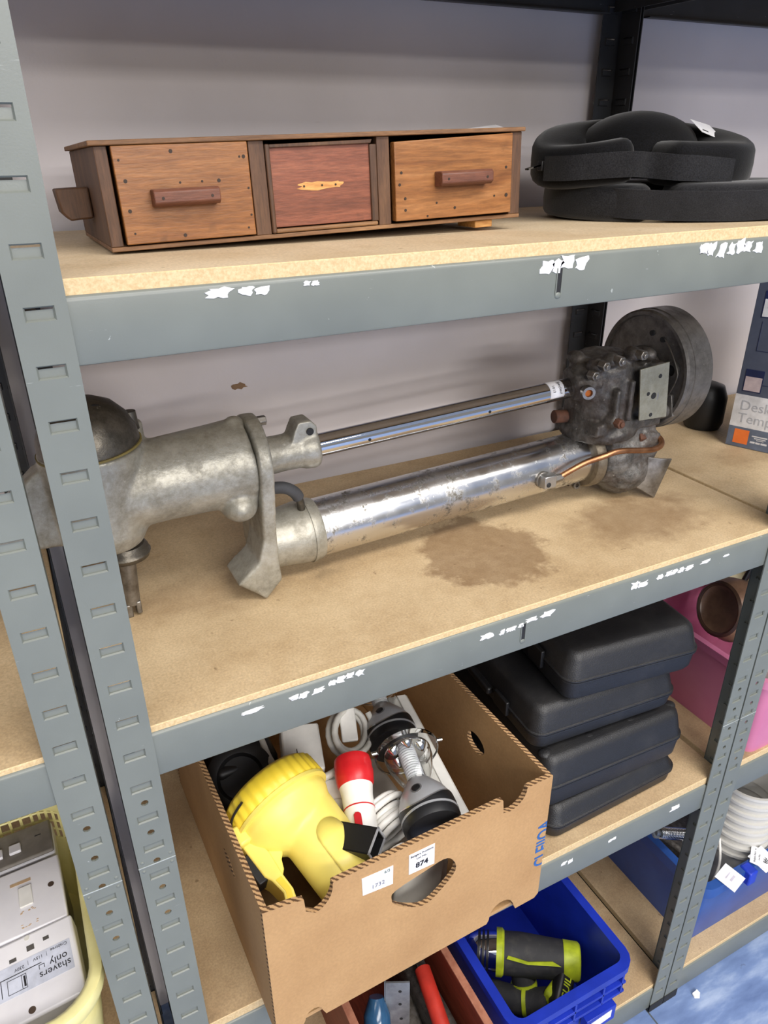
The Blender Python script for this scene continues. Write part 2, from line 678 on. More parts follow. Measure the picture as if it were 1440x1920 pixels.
XA, XB = 0.0, 0.8007
SLA, SLB = 0.2284, -0.6133
main, MBEAM = bay('long middle bay of grey steel shelving holding the outboard motor', XA, XB, SLA, SLB, {
    'top': (0.462, 0.412, 0.463, 0.461, 0.014, M_MDF_L),
    'u': (U1, U0, 0.1720, 0.1625, 0.012, M_MDF_U),
    'm': (M1, M0, -0.2065, -0.2085, 0.012, M_MDF_M),
    'l': (L1, L0, -0.6560, -0.6600, 0.014, M_MDF_L),
    'b': (B1, B0, -1.1980, -1.2000, 0.014, M_MDF_L)}, splice_l=-0.365, splice_r=-0.545)
leftb, LBEAM = bay('shelving bay at the left edge holding the cream basket', -1.0, -0.0857, SLA, SLA - 0.006, {
    'u': (U1, U0, 0.170, 0.166, 0.012, M_MDF_U),
    'm': (-0.2080, -0.2560, -0.2030, -0.2050, 0.012, M_MDF_M),
    'l': (L1, L0, -0.660, -0.660, 0.014, M_MDF_L),
    'b': (B1, B0, -1.198, -1.200, 0.014, M_MDF_L)}, left_posts=False, splice_r=-0.370)
rightb, RBEAM = bay('shelving bay at the right edge holding the pink tubs and blue bin', XB + 2 * PW + 0.0035, 1.75, SLB - 0.003, SLA, {
    'top': (0.462, 0.412, 0.463, 0.461, 0.014, M_MDF_L),
    'm': (M1, M0, -0.2080, -0.2090, 0.012, M_MDF_M),
    'l': (L1, L0, -0.6560, -0.6600, 0.014, M_MDF_L),
    'b': (B1, B0, -1.1980, -1.2000, 0.014, M_MDF_L)}, right_posts=False, splice_l=-0.545)

beam_slot(MBEAM['u'], 0.405, 0.1385)
beam_slot(MBEAM['m'], 0.402, -0.2385)
for i, (x0, x1, z0, z1, n) in enumerate(((0.089, 0.107, 0.150, 0.158, 1), (0.117, 0.138, 0.151, 0.159, 2), (0.163, 0.176, 0.153, 0.158, 2), (0.382, 0.434, 0.147, 0.160, 4), (0.573, 0.662, 0.146, 0.160, 7))):
    scraps(MBEAM['u'], x0, x1, z0, z1, n, 20 + i)
for i, (x0, x1, z0, z1, n) in enumerate(((0.083, 0.100, -0.2265, -0.2195, 1), (0.126, 0.162, -0.229, -0.221, 3), (0.166, 0.206, -0.225, -0.216, 4), (0.348, 0.364, -0.232, -0.222, 1), (0.370, 0.400, -0.231, -0.224, 4), (0.405, 0.440, -0.228, -0.220, 2), (0.555, 0.585, -0.232, -0.220, 2), (0.60, 0.66, -0.228, -0.220, 5), (0.67, 0.69, -0.226, -0.221, 1), (0.715, 0.728, -0.227, -0.223, 1))):
    scraps(MBEAM['m'], x0, x1, z0, z1, n, 40 + i)
for i, (x0, x1, z0, z1, n) in enumerate(((0.512, 0.532, -0.690, -0.681, 2), (0.60, 0.618, -0.689, -0.683, 2), (0.718, 0.745, -0.690, -0.680, 1))):
    scraps(MBEAM['l'], x0, x1, z0, z1, n, 60 + i)

# ------------------------------------------------------------------ more materials
def m_wood(name, c, c2, c3, axis='x', scale=6.0, rough=0.5, ring=0.6):
    q = N(name)
    st = {'x': (1, 9, 9), 'z': (9, 9, 1), 'y': (9, 1, 9)}[axis]
    v = q.obj(st)
    f = q.noise(v, scale, 6, 0.65, ring)
    g = q.noise(q.obj(tuple(8 * k for k in st)), scale * 1.5, 3, 0.7)
    base = q.ramp(f, [(0.28, lin(c)), (0.5, lin(c2)), (0.74, lin(c3))])
    gr = q.ramp(g, [(0.35, bw(0.72)), (0.65, bw(1.08))])
    col = q.mix(1.0, base, gr, 'MULTIPLY')
    blot = q.ramp(q.noise(q.obj(), 38, 3), [(0.66, bw(0)), (0.76, bw(1))])
    col = q.mix(q.math('MULTIPLY', blot, 0.35), col, lin((60, 38, 22)))
    q.col(col)
    q.rough(rough)
    q.bump(g, 0.18, 0.001)
    return q.m


def m_cast(name, c, c2, rough=0.42, metal=0.75, dirt=(92, 84, 66), amt=0.55, bump=0.35):
    q = N(name)
    v = q.obj()
    base = q.ramp(q.noise(v, 70, 6, 0.75), [(0.35, lin(c)), (0.65, lin(c2))])
    d = q.ramp(q.noise(v, 22, 8, 0.78, 0.15), [(0.47, bw(0)), (0.68, bw(1))])
    col = q.mix(q.math('MULTIPLY', d, amt), base, lin(dirt))
    wl = q.ramp(q.noise(v, 85, 4, 0.7), [(0.68, bw(0)), (0.76, bw(1))])
    col = q.mix(q.math('MULTIPLY', wl, 0.5), col, lin((222, 218, 206)))
    q.col(col)
    q.rough(q.ramp(d, [(0, bw(rough)), (1, bw(min(1, rough + 0.25)))]))
    q.b.inputs['Metallic'].default_value = metal
    q.bump(q.noise(v, 110, 5, 0.7), bump, 0.0015)
    return q.m


def m_chrome(name, pit=0.0, rough=0.06):
    q = N(name)
    v = q.obj()
    n1 = q.noise(v, 70, 5, 0.75)
    big = q.noise(v, 14, 4, 0.6)
    s = q.math('ADD', q.math('MULTIPLY', n1, 0.6), q.math('MULTIPLY', big, 0.4))
    k = q.ramp(s, [(0.52, bw(0)), (0.60, bw(1))])
    col = q.mix(q.math('MULTIPLY', k, pit), lin((214, 214, 214)), lin((92, 84, 66)))
    q.col(col)
    fog = q.ramp(big, [(0.35, bw(rough)), (0.7, bw(rough + 0.22 * pit))])
    q.rough(q.mix(q.math('MULTIPLY', k, pit), fog, bw(0.6)))
    q.b.inputs['Metallic'].default_value = 1.0
    if pit:
        q.bump(k, 0.15, 0.0006)
    return q.m


def m_cloth(name, c, c2, sheen=0.3, weave=900):
    q = N(name)
    v = q.obj()
    f = q.ramp(q.noise(v, weave, 2), [(0.35, lin(c)), (0.65, lin(c2))])
    big = q.ramp(q.noise(v, 25, 4), [(0.3, bw(0.8)), (0.7, bw(1.15))])
    q.col(q.mix(1.0, f, big, 'MULTIPLY'))
    q.rough(0.95)
    q.b.inputs['Sheen Weight'].default_value = sheen
    q.b.inputs['Sheen Roughness'].default_value = 0.4
    q.b.inputs['Specular IOR Level'].default_value = 0.15
    q.bump(q.noise(v, weave, 2), 0.3, 0.0006)
    return q.m


M_ALLOY = m_cast('cast_alloy', (176, 172, 160), (150, 146, 132), metal=0.45)
M_ALLOY_D = m_cast('cast_alloy_dark', (108, 102, 92), (76, 72, 64), rough=0.4, dirt=(52, 46, 36))
M_IRON = m_cast('greasy_engine_casting', (100, 96, 92), (58, 56, 53), rough=0.45, metal=0.45, dirt=(56, 40, 30), amt=0.8, bump=0.8)
M_IRON2 = m_cast('crankcase_casting', (124, 121, 117), (70, 68, 65), rough=0.5, metal=0.45, dirt=(72, 48, 34), amt=0.75, bump=0.9)
M_DRUM = m_cast('dark_drum_metal', (116, 112, 108), (92, 89, 85), rough=0.42, metal=0.4, dirt=(48, 42, 38), amt=0.5, bump=0.2)
M_CHROME = m_chrome('polished_chrome', 0.0, 0.05)
M_CHROME_P = m_chrome('pitted_chrome', 0.85, 0.18)
M_RUST = mat('rusty_iron', (96, 60, 42), (66, 44, 34), rough=0.8, scale=80, bump=0.4)
M_COPPER = mat('tarnished_copper_pipe', (176, 128, 92), (140, 96, 66), rough=0.35, metal=0.9, scale=60)
M_STEEL = mat('dull_steel', (150, 146, 140), (110, 104, 96), rough=0.4, metal=0.85, scale=70)
M_ZINC = m_cast('zinc_plate', (176, 174, 160), (150, 148, 132), rough=0.42, metal=0.6, dirt=(128, 124, 104), amt=0.5, bump=0.12)
M_RUBBER = mat('grey_rubber', (70, 70, 72), rough=0.7)
M_BLACK = mat('black_plastic', (26, 26, 28), (20, 20, 22), rough=0.45)
M_GASKET = mat('olive_gasket', (128, 112, 58), rough=0.7)
M_TAG = M_PAPER

# ------------------------------------------------------------------ wooden drawer box
W_ORANGE = m_wood('golden_ply', (116, 70, 34), (144, 94, 50), (168, 118, 72), 'x', 4, 0.42, 2.2)
W_BROWN = m_wood('dark_stained_pine', (62, 42, 28), (88, 60, 40), (112, 80, 54), 'z', 5, 0.6)
W_BROWN_X = m_wood('dark_stained_trim', (96, 66, 40), (124, 88, 56), (150, 112, 74), 'x', 7, 0.6)
W_RED = m_wood('mahogany_panel', (104, 58, 40), (132, 76, 54), (150, 92, 66), 'x', 6, 0.5, 1.0)
W_HANDLE = m_wood('mahogany_handle', (84, 48, 36), (110, 66, 48), (124, 80, 60), 'x', 7, 0.55)
W_PALE = mat('bare_pine', (214, 164, 96), (180, 124, 66), rough=0.6, scale=60, stretch=(1, 6, 6))

tilt = -0.0245
db = thing('drawer_box', (0.0505, 0.131, 0.1712), 'low old wooden box with two handled drawers and a plain centre panel', 'drawer box', rot=(-0.022, tilt, -0.012))
Lb, Hb, Db = 0.3985, 0.0775, 0.192
MB().b2((0, 0, 0), (Lb, Db, 0.0035)).build('bottom_board', W_BROWN_X, db, local=True, bevel=0.0006)
MB().b2((-0.004, -0.003, Hb), (Lb + 0.002, Db, Hb + 0.0038)).build('top_board', W_BROWN_X, db, local=True, bevel=0.0008)
MB().b2((0, 0.0004, 0.0035), (0.0100, Db, Hb)).build('side_panel', W_BROWN, db, local=True, bevel=0.0008)
MB().b2((Lb - 0.0130, 0.0004, 0.0035), (Lb, Db, Hb)).build('side_panel', W_BROWN, db, local=True, bevel=0.0008)
MB().b2((0.01, Db - 0.006, 0.0035), (Lb - 0.013, Db, Hb)).build('back_panel', W_BROWN, db, local=True)
for x0, x1 in ((0.1225, 0.1360), (0.2410, 0.2535)):
    MB().b2((x0, 0.0002, 0.0035), (x1, Db - 0.007, Hb)).build('divider', W_BROWN, db, local=True, bevel=0.0006)


def nail(o, x, z, r=0.0011, y=-0.0002):
    MB().cyl((x, y, z), (x, y + 0.0015, z), r, n=8).build('nail', M_NAIL, o, local=True)


M_NAIL = mat('dark_nail_head', (62, 50, 42), rough=0.6, metal=0.4)


def drawer(x0, x1, z0, z1, y0, mat_, slant=0.0):
    mb = MB().prism([(x0, y0, z0), (x1, y0, z0), (x1, y0, z1), (x0, y0, z1 - slant)], (0, 0.009, 0))
    mb.b2((x0 + 0.003, y0 + 0.009, z0), (x1 - 0.003, 0.17, z0 + 0.004))
    mb.b2((x0 + 0.003, y0 + 0.009, z0), (x0 + 0.008, 0.17, z1 - 0.008))
    mb.b2((x1 - 0.008, y0 + 0.009, z0), (x1 - 0.003, 0.17, z1 - 0.008))
    return mb.build('drawer', mat_, db, local=True, bevel=0.0008)


d1 = drawer(0.0125, 0.1212, 0.0048, 0.0772, -0.0022, W_ORANGE)
for x, z in ((0.017, 0.067), (0.0195, 0.052), (0.019, 0.03), (0.02, 0.013), (0.058, 0.072), (0.060, 0.009), (0.117, 0.066), (0.1135, 0.066), (0.1185, 0.042), (0.1185, 0.021), (0.115, 0.011), (0.062, 0.049), (0.08, 0.049), (0.094, 0.049)):
    nail(d1, x, z, random.choice((0.0009, 0.0013, 0.0015)), -0.0026)
d2 = drawer(0.2565, 0.3850, 0.0058, 0.0765, -0.0040, W_ORANGE, 0.004)
for x, z in ((0.263, 0.047), (0.261, 0.037), (0.2665, 0.025), (0.2665, 0.015), (0.30, 0.0195), (0.378, 0.047), (0.379, 0.022), (0.365, 0.022), (0.32, 0.014), (0.290, 0.0085)):
    nail(d2, x, z, random.choice((0.001, 0.0013, 0.0018)), -0.0044)


def handle(o, x0, x1, zc, y0):
    a = 0.0065
    pts = [(0, zc - a), (-0.011, zc - a * 0.95), (-0.0145, zc - a * 0.55), (-0.0145, zc + a * 0.7), (-0.012, zc + a), (0, zc + a)]
    h = MB().prism([(x0, y0 + p, z) for p, z in pts], (x1 - x0, 0, 0)).build('handle', W_HANDLE, o, local=True, bevel=0.0009)
    for x in (x0 + 0.007, x1 - 0.007):
        MB().cyl((x, y0 - 0.0148, zc), (x, y0 - 0.012, zc), 0.0012, n=8).build('nail', M_NAIL, h, local=True)


handle(d1, 0.0370, 0.0905, 0.0385, -0.0022)
handle(d2, 0.2980, 0.3545, 0.0400, -0.0040)
cp_ = MB().b2((0.1405, 0.0026, 0.0085), (0.2345, 0.008, 0.0725)).build('centre_panel', W_RED, db, local=True, bevel=0.0005)
random.seed(5)
pts = []
for k in range(26):
    a = 2 * math.pi * k / 26
    pts.append((0.186 + 0.021 * max(-1, min(1, 1.3 * math.cos(a))) * random.uniform(0.85, 1.1), 0.0023, 0.0405 + 0.0034 * math.sin(a) * random.uniform(0.7, 1.25)))
MB().prism(pts, (0, 0.0006, 0)).build('bare_patch', W_PALE, cp_, local=True, smooth=0)
for x in (0.170, 0.187, 0.200):
    nail(cp_, x, 0.0405, 0.0009, 0.0018)
MB().b2((0.1366, -0.0010, 0.0040), (0.1408, 0.006, 0.0745)).build('moulding', W_BROWN, db, local=True, bevel=0.0012)
MB().b2((0.1400, -0.0008, 0.0040), (0.2395, 0.006, 0.0075)).build('moulding', W_BROWN_X, db, local=True, bevel=0.0012)
MB().prism([(0.1405, -0.0004, 0.0715), (0.235, -0.0004, 0.0722), (0.2365, -0.0004, 0.0755), (0.19, -0.0004, 0.0748), (0.1405, -0.0004, 0.0742)], (0, 0.006, 0)).build('moulding', W_BROWN, db, local=True, bevel=0.0006)
MB().b2((0.2340, 0.0004, 0.0075), (0.2408, 0.006, 0.0715)).build('moulding', W_BROWN, db, local=True, bevel=0.0008)
MB().prism([(-0.0005, 0.080, 0.022), (-0.020, 0.080, 0.021), (-0.026, 0.080, 0.028), (-0.028, 0.080, 0.047), (-0.0005, 0.080, 0.0475)], (0, 0.034, 0)).build('side_handle', W_BROWN, db, local=True, bevel=0.0016)
MB().b2((0.3500, 0.006, -0.0072), (0.3700, 0.040, -0.0004)).build('foot_block', W_PALE, db, local=True, bevel=0.0008)
MB().b2((0.3500, 0.140, -0.0072), (0.3700, 0.178, -0.0004)).build('foot_block', W_PALE, db, local=True, bevel=0.0008)
MB().prism([(0.352, 0.03, Hb + 0.0041), (0.392, 0.022, Hb + 0.0041), (0.398, 0.045, Hb + 0.0075), (0.36, 0.055, Hb + 0.0045)], (0, 0, 0.0003)).build('paper_ticket', M_PAPER, db, local=True, smooth=0)

# ------------------------------------------------------------------ black neck pillows
M_PLUSH = m_cloth('black_plush', (20, 20, 22), (9, 9, 10), 0.25, 700)
M_FELT = m_cloth('charcoal_felt', (38, 38, 40), (22, 22, 24), 0.4, 800)
M_WEB = m_cloth('charcoal_webbing', (42, 42, 44), (28, 28, 30), 0.15, 1200)


def sweep(mb, path, wid, hgt, n=20, power=0.45, mi=0, endround=4):
    """rounded-box section swept along a horizontal path with rounded ends"""
    P = [Vector(p) for p in path]
    m = len(P)
    rows = []
    for i in range(m):
        d = P[min(i + 1, m - 1)] - P[max(i - 1, 0)]
        d.normalize()
        a = Vector((d.y, -d.x, 0)).normalized()
        b = a.cross(d).normalized()
        if b.z < 0:
            b = -b
        w = wid[i] if isinstance(wid, list) else wid
        h = hgt[i] if isinstance(hgt, list) else hgt
        rows.append((P[i], d, a, b, w, h))
    full = []
    for q in range(endround):
        t = math.pi / 2 * q / endround
        P0, d, a, b, w, h = rows[0]
        s_ = 0.35 + 0.65 * math.sin(t)
        full.append((P0 - d * 0.012 * math.cos(t), d, a, b, w * s_, h * s_))
    full += rows
    for q in range(endround - 1, -1, -1):
        t = math.pi / 2 * q / endround
        P0, d, a, b, w, h = rows[-1]
        s_ = 0.35 + 0.65 * math.sin(t)
        full.append((P0 + d * 0.012 * math.cos(t), d, a, b, w * s_, h * s_))
    vs_, fs = [], []
    sg = lambda x: (1 if x >= 0 else -1)
    for (p, d, a, b, w, h) in full:
        for k in range(n):
            t = 2 * math.pi * k / n
            c, s_ = math.cos(t), math.sin(t)
            vs_.append(p + a * w * sg(c) * abs(c) ** power + b * h * sg(s_) * abs(s_) ** power)
    M_ = len(full)
    for i in range(M_ - 1):
        for k in range(n):
            l = (k + 1) % n
            fs.append((i * n + k, i * n + l, (i + 1) * n + l, (i + 1) * n + k))
    fs.append(tuple(range(n - 1, -1, -1)))
    fs.append(tuple(range((M_ - 1) * n, M_ * n)))
    return mb.add(vs_, fs, mi)


def strap(mb, path, h, th=0.0016):
    P = [Vector(p) for p in path]
    vs_, fs = [], []
    for i, p in enumerate(P):
        d = P[min(i + 1, len(P) - 1)] - P[max(i - 1, 0)]
        a = Vector((d.y, -d.x, 0)).normalized() * th
        hh = h[i] if isinstance(h, list) else h
        for o, z in ((0, -hh), (1, -hh), (1, hh), (0, hh)):
            vs_.append(p + a * o + Vector((0, 0, z)))
    for i in range(len(P) - 1):
        for k in range(4):
            l = (k + 1) % 4
            fs.append((i * 4 + k, (i + 1) * 4 + k, (i + 1) * 4 + l, i * 4 + l))
    fs.append((0, 1, 2, 3))
    n = (len(P) - 1) * 4
    fs.append((n + 3, n + 2, n + 1, n))
    return mb.add(vs_, fs)


def turn(pts, c0, c1, ang, sc):
    ca, sa = math.cos(ang), math.sin(ang)
    return [(c1[0] + sc * (ca * (p[0] - c0[0]) - sa * (p[1] - c0[1])), c1[1] + sc * (sa * (p[0] - c0[0]) + ca * (p[1] - c0[1])), p[2]) for p in pts]


TL = ((0.69, 0.195), (0.715, 0.178), -0.45, 0.85)
TU = ((0.645, 0.215), (0.659, 0.190), -0.45, 0.74)
low = thing('neck_pillow', (0.66, 0.18, 0.168), 'flat black neck pillow lying underneath on the upper shelf, wide strap in front', 'neck pillow')
pth = curve([(0.612, 0.108, 0.188), (0.575, 0.122, 0.188), (0.548, 0.165, 0.188), (0.555, 0.235, 0.186), (0.60, 0.285, 0.185), (0.68, 0.305, 0.185), (0.77, 0.29, 0.186), (0.825, 0.235, 0.188), (0.835, 0.165, 0.189), (0.795, 0.110, 0.190), (0.72, 0.090, 0.190), (0.655, 0.094, 0.190)], 5)
sweep(MB(), turn(pth, *TL), 0.034, 0.0195).build('cushion', M_FELT, low, smooth=60)
strap(MB(), turn(curve([(0.5480, 0.1150, 0.190), (0.570, 0.0840, 0.189), (0.598, 0.0640, 0.188), (0.65, 0.0470, 0.187), (0.72, 0.0430, 0.187), (0.795, 0.0590, 0.189), (0.848, 0.100, 0.190)], 5), *TL), 0.0148).build('strap', M_WEB, low, smooth=30)
MB().b2((0.76, 0.20, 0.2045), (0.86, 0.255, 0.2075)).build('flap', M_WEB, low, smooth=0, bevel=0.001)

upn = thing('neck_pillow', (0.63, 0.20, 0.207), 'black plush neck pillow with a zip tag, lying on top of the flat one', 'neck pillow')
pth = curve([(0.598, 0.140, 0.2335), (0.555, 0.150, 0.2285), (0.523, 0.180, 0.2265), (0.525, 0.225, 0.236), (0.560, 0.275, 0.247), (0.64, 0.300, 0.2505), (0.73, 0.285, 0.247), (0.775, 0.235, 0.238), (0.772, 0.185, 0.2285), (0.735, 0.150, 0.2285), (0.665, 0.133, 0.2300)], 5)
n_ = len(pth)
hh = [0.0225 + 0.004 * math.exp(-((i - n_ / 2) / (n_ * 0.2)) ** 2) for i in range(n_)]
pth = [(p[0], p[1], p[2] - 0.003) for p in pth]
sweep(MB(), turn(pth, *TU), 0.032, hh).build('cushion', M_PLUSH, upn, smooth=60)
# soft cap that bridges the ring at the back, seen as the dark dome
mb = MB()
mb.ball((0.672, 0.205, 0.238), (0.078, 0.062, 0.043), 28, 12, v0=0.0, v1=0.72)
mb.build('inner_pad', M_PLUSH, upn, smooth=60)
strap(MB(), turn(curve([(0.487, 0.150, 0.2225), (0.512, 0.1130, 0.2235), (0.550, 0.0985, 0.2255), (0.598, 0.0880, 0.2275), (0.628, 0.0960, 0.2260), (0.66, 0.0800, 0.2240), (0.70, 0.0860, 0.2225), (0.752, 0.1040, 0.2190)], 5), *TU), 0.0125).build('strap', M_FELT, upn, smooth=30)
mb = MB()
mb.b2((0.5300, 0.200, 0.220), (0.5420, 0.208, 0.2305))
mb.build('zip_slider', M_BLACK, upn, bevel=0.001)
Mz = frame((0.5210, 0.204, 0.2240), (1, 0, 0.22), (0, 1, 0))
mb = MB()
mb.b2((-0.009, -0.0025, -0.0008), (0.009, -0.0015, 0.0008), 0, Mz).b2((-0.009, 0.0015, -0.0008), (0.009, 0.0025, 0.0008), 0, Mz).b2((-0.009, -0.0025, -0.0008), (-0.0075, 0.0025, 0.0008), 0, Mz).b2((-0.001, -0.0025, -0.0008), (0.009, 0.0025, 0.0008), 1, Mz)
mb.build('zip_pull', [M_STEEL, M_BLACK], upn)
Mt = frame((0.728, 0.155, 0.2600), (1, 0.05, -0.22), (-0.1, 1, 0.75))
t = MB().prism([Mt @ Vector(p) for p in ((-0.017, -0.010, 0), (0.026, -0.0125, 0), (0.012, 0.012, 0.001), (-0.026, 0.008, 0.001))], Mt.to_3x3() @ Vector((0, 0, 0.0004))).build('paper_ticket', M_PAPER, upn, smooth=0)
mb = text_mb('Badgers', 0.0045, Mt @ Matrix.Translation((0.008, 0.004, 0.0006)))
mb.b2((-0.013, -0.006, 0.0004), (-0.002, -0.003, 0.0007), 0, Mt)
mb.build('printing', M_INK, t, smooth=0)

# ------------------------------------------------------------------ outboard motor
om = thing('outboard_motor', (0.35, 0.19, -0.208), 'long vintage outboard motor with chrome tubes lying across the middle shelf', 'motor')
YM = 0.197
mb = MB()
mb.lathe((0.008, 0.19, -0.118), (0, 0, 1), [(0, 0.024), (0.006, 0.036), (0.02, 0.043), (0.06, 0.047), (0.108, 0.049)], 32)
mb.lathe((0.02, 0.19, -0.0585), (1, 0, 0.04), [(0, 0.043), (0.05, 0.043), (0.11, 0.0455), (0.134, 0.047), (0.139, 0.047)], 32)
mb.prism([(0.0, 0.176, -0.020), (-0.045, 0.176, -0.022), (-0.085, 0.176, -0.056), (-0.095, 0.176, -0.100), (0.0, 0.176, -0.104)], (0, 0.026, 0))
mb.ball((0.140, 0.165, -0.090), (0.020, 0.026, 0.018), 16, 10)
mb.ball((0.150, 0.190, -0.012), (0.012, 0.012, 0.010), 12, 8)
mb.cyl((0.052, 0.205, -0.02), (0.052, 0.205, 0.005), 0.010, n=12)
mb.build('gear_housing', M_ALLOY, om, remesh=0.0024, sm=6)
mb = MB()
mb.lathe((0.008, 0.19, -0.0085), (-0.08, 0, 1), [(0, 0.0475), (0.012, 0.0465), (0.026, 0.041), (0.038, 0.031), (0.045, 0.018), (0.047, 0.006)], 36)
mb.ball((0.012, 0.175, 0.0335), (0.012, 0.005, 0.003), 12, 6, 1)
mb.build('dome_cap', [M_ALLOY_D, M_HOLE], om, smooth=60)
MB().ring((0.008, 0.19, -0.0105), (0.00784, 0.19, -0.0085), 0.0492, 0.04, 40).build('gasket', M_GASKET, om)
MB().cyl((0.050, 0.195, 0.000), (0.050, 0.195, 0.018), 0.0075, 0.006, n=14).build('lug', M_ALLOY_D, om)
mb = MB()
mb.lathe((0.022, 0.19, -0.136), (0, 0, 1), [(0, 0.018), (0.002, 0.024), (0.007, 0.026), (0.009, 0.024), (0.012, 0.024), (0.017, 0.021)], 24)
mb.build('shaft_flange', M_ALLOY_D, om, smooth=50)
mb = MB()
mb.cyl((0.0225, 0.191, -0.135), (0.0195, 0.193, -0.194), 0.0088, n=16)
mb.b2((0.0115, 0.185, -0.2075), (0.0185, 0.201, -0.192)).b2((0.0225, 0.185, -0.205), (0.0280, 0.201, -0.190))
mb.build('drive_shaft', M_STEEL, om, bevel=0.0012)


def hull2(c1, r1, c2, r2, n=40):
    pts = []
    for k in range(n):
        a = 2 * math.pi * k / n
        p = (c1[0] + r1 * math.cos(a), c1[1] + r1 * math.sin(a)), (c2[0] + r2 * math.cos(a), c2[1] + r2 * math.sin(a))
        d = (math.cos(a), math.sin(a))
        pts.append(max(p, key=lambda q: q[0] * d[0] + q[1] * d[1]))
    return pts


hp = hull2((0.19, -0.054), 0.0500, (0.193, -0.150), 0.041)
mb = MB().prism([(0.159, y, z) for y, z in hp], (0.0155, 0, 0))
mb.prism([(0.127, 0.152, -0.181), (0.157, 0.150, -0.2065), (0.1765, 0.150, -0.186), (0.1745, 0.150, -0.13), (0.160, 0.150, -0.13), (0.152, 0.15, -0.158)], (0, 0.050, 0))
mb.build('clamp_bracket', M_ALLOY, om, remesh=0.0022, sm=5)
MB().cyl((0.1745, 0.19, -0.012), (0.1845, 0.19, -0.012), 0.0055, n=6).build('bolt', M_STEEL, om, bevel=0.0006)
mb = MB()
mb.lathe((0.172, YM, -0.0565), (1, 0, 0.035), [(0, 0.0215), (0.03, 0.0205), (0.048, 0.021), (0.055, 0.0235), (0.066, 0.0245), (0.070, 0.0225)], 28)
mb.prism([(0.207, YM - 0.016, -0.045), (0.240, YM - 0.016, -0.045), (0.240, YM - 0.016, -0.026), (0.232, YM - 0.016, -0.0175), (0.218, YM - 0.016, -0.0185), (0.212, YM - 0.016, -0.03)], (0, 0.026, 0))
mb.build('tube_socket', M_ALLOY, om, remesh=0.0018, sm=4)
MB().cyl((0.2305, YM - 0.0175, -0.030), (0.2305, YM - 0.012, -0.030), 0.0042, n=14).build('bolt', M_HOLE, om)
mb = MB()
mb.lathe((0.172, YM, -0.1595), (1, 0, 0.036), [(0, 0.034), (0.012, 0.0335), (0.025, 0.035), (0.045, 0.0375), (0.062, 0.0375), (0.065, 0.036)], 32)
mb.build('lower_collar', M_ALLOY, om, smooth=50)
MB().ring((0.2235, YM, -0.1577), (0.2265, YM, -0.1576), 0.0388, 0.03, 36).build('collar_band', M_ALLOY, om)
hs = curve([(0.172, 0.186, -0.091), (0.185, 0.181, -0.088), (0.198, 0.179, -0.090), (0.209, 0.180, -0.099), (0.215, 0.183, -0.112), (0.217, 0.186, -0.124)], 6)
MB().tube(hs[:22], 0.0068, 12).build('hose', M_RUBBER, om, smooth=60)
MB().tube(hs[20:], 0.0045, 10).build('hose_nipple', M_ALLOY_D, om, smooth=60)


def ax_thin(x):
    return (x, YM + 0.002, -0.0555 + (x - 0.24) * 0.042)


def ax_fat(x):
    return (x, YM + (x - 0.235) * 0.01, -0.1575 + (x - 0.235) * 0.035)


tt = MB().cyl(ax_thin(0.236), ax_thin(0.612), 0.0131, n=48).build('slim_chrome_tube', M_CHROME, om, smooth=50)
for x in (0.305, 0.470):
    c = Vector(ax_thin(x))
    MB().cyl(c + Vector((0, -0.0125, -0.002)), c + Vector((0, -0.0133, -0.0021)), 0.0019, n=10).build('rivet_hole', M_HOLE, tt)
# sticker wrapped round the slim tube
ang = [math.radians(a) for a in range(150, 300, 10)]


def wrap(x0, x1, r, th=0.0):
    mb = MB()
    a_ = []
    for x in (x0, x1):
        c = Vector(ax_thin(x))
        a_.append([c + Vector((0, math.cos(a) * r, -math.sin(a) * r)) for a in [math.radians(q) for q in range(160, 300, 10)]])
    n = len(a_[0])
    mb.add(a_[0] + a_[1], [(i, i + 1, n + i + 1, n + i) for i in range(n - 1)])
    return mb


st = wrap(0.563, 0.585, 0.01335).build('paper_sticker', M_PAPER, om, smooth=60, solid=0.0002)
for k, tx in enumerate(('1813', 'Badgers')):
    c = Vector(ax_thin(0.569 + 0.009 * k))
    a = math.radians(215)
    p = c + Vector((0, math.cos(a) * 0.01350, -math.sin(a) * 0.01350))
    text_mb(tx, 0.0052, frame(p, (0, math.sin(a), math.cos(a)), (-1, 0, 0)), depth=0.0001).build('printing', M_INK, st, smooth=0)
MB().cyl(ax_fat(0.232), ax_fat(0.655), 0.0350, n=64).build('wide_chrome_tube', M_CHROME_P, om, smooth=50)
mb = MB()
mb.lathe(ax_fat(0.634), (1, 0.01, 0.035), [(0, 0.036), (0.0, 0.0420), (0.004, 0.0450), (0.013, 0.0450), (0.016, 0.040)], 40)
mb.build('tube_flange', m_cast('brown_flange', (132, 122, 104), (104, 92, 76), metal=0.4), om, smooth=40)
mb = MB()
c = Vector(ax_fat(0.630))
MB().ring(c + Vector((0, -0.010, -0.040)), c + Vector((0, -0.005, -0.041)), 0.0055, 0.003, 14).cyl(c + Vector((-0.012, -0.004, -0.037)), c + Vector((0.012, -0.004, -0.037)), 0.004, n=10).build('drain_lug', M_STEEL, om)

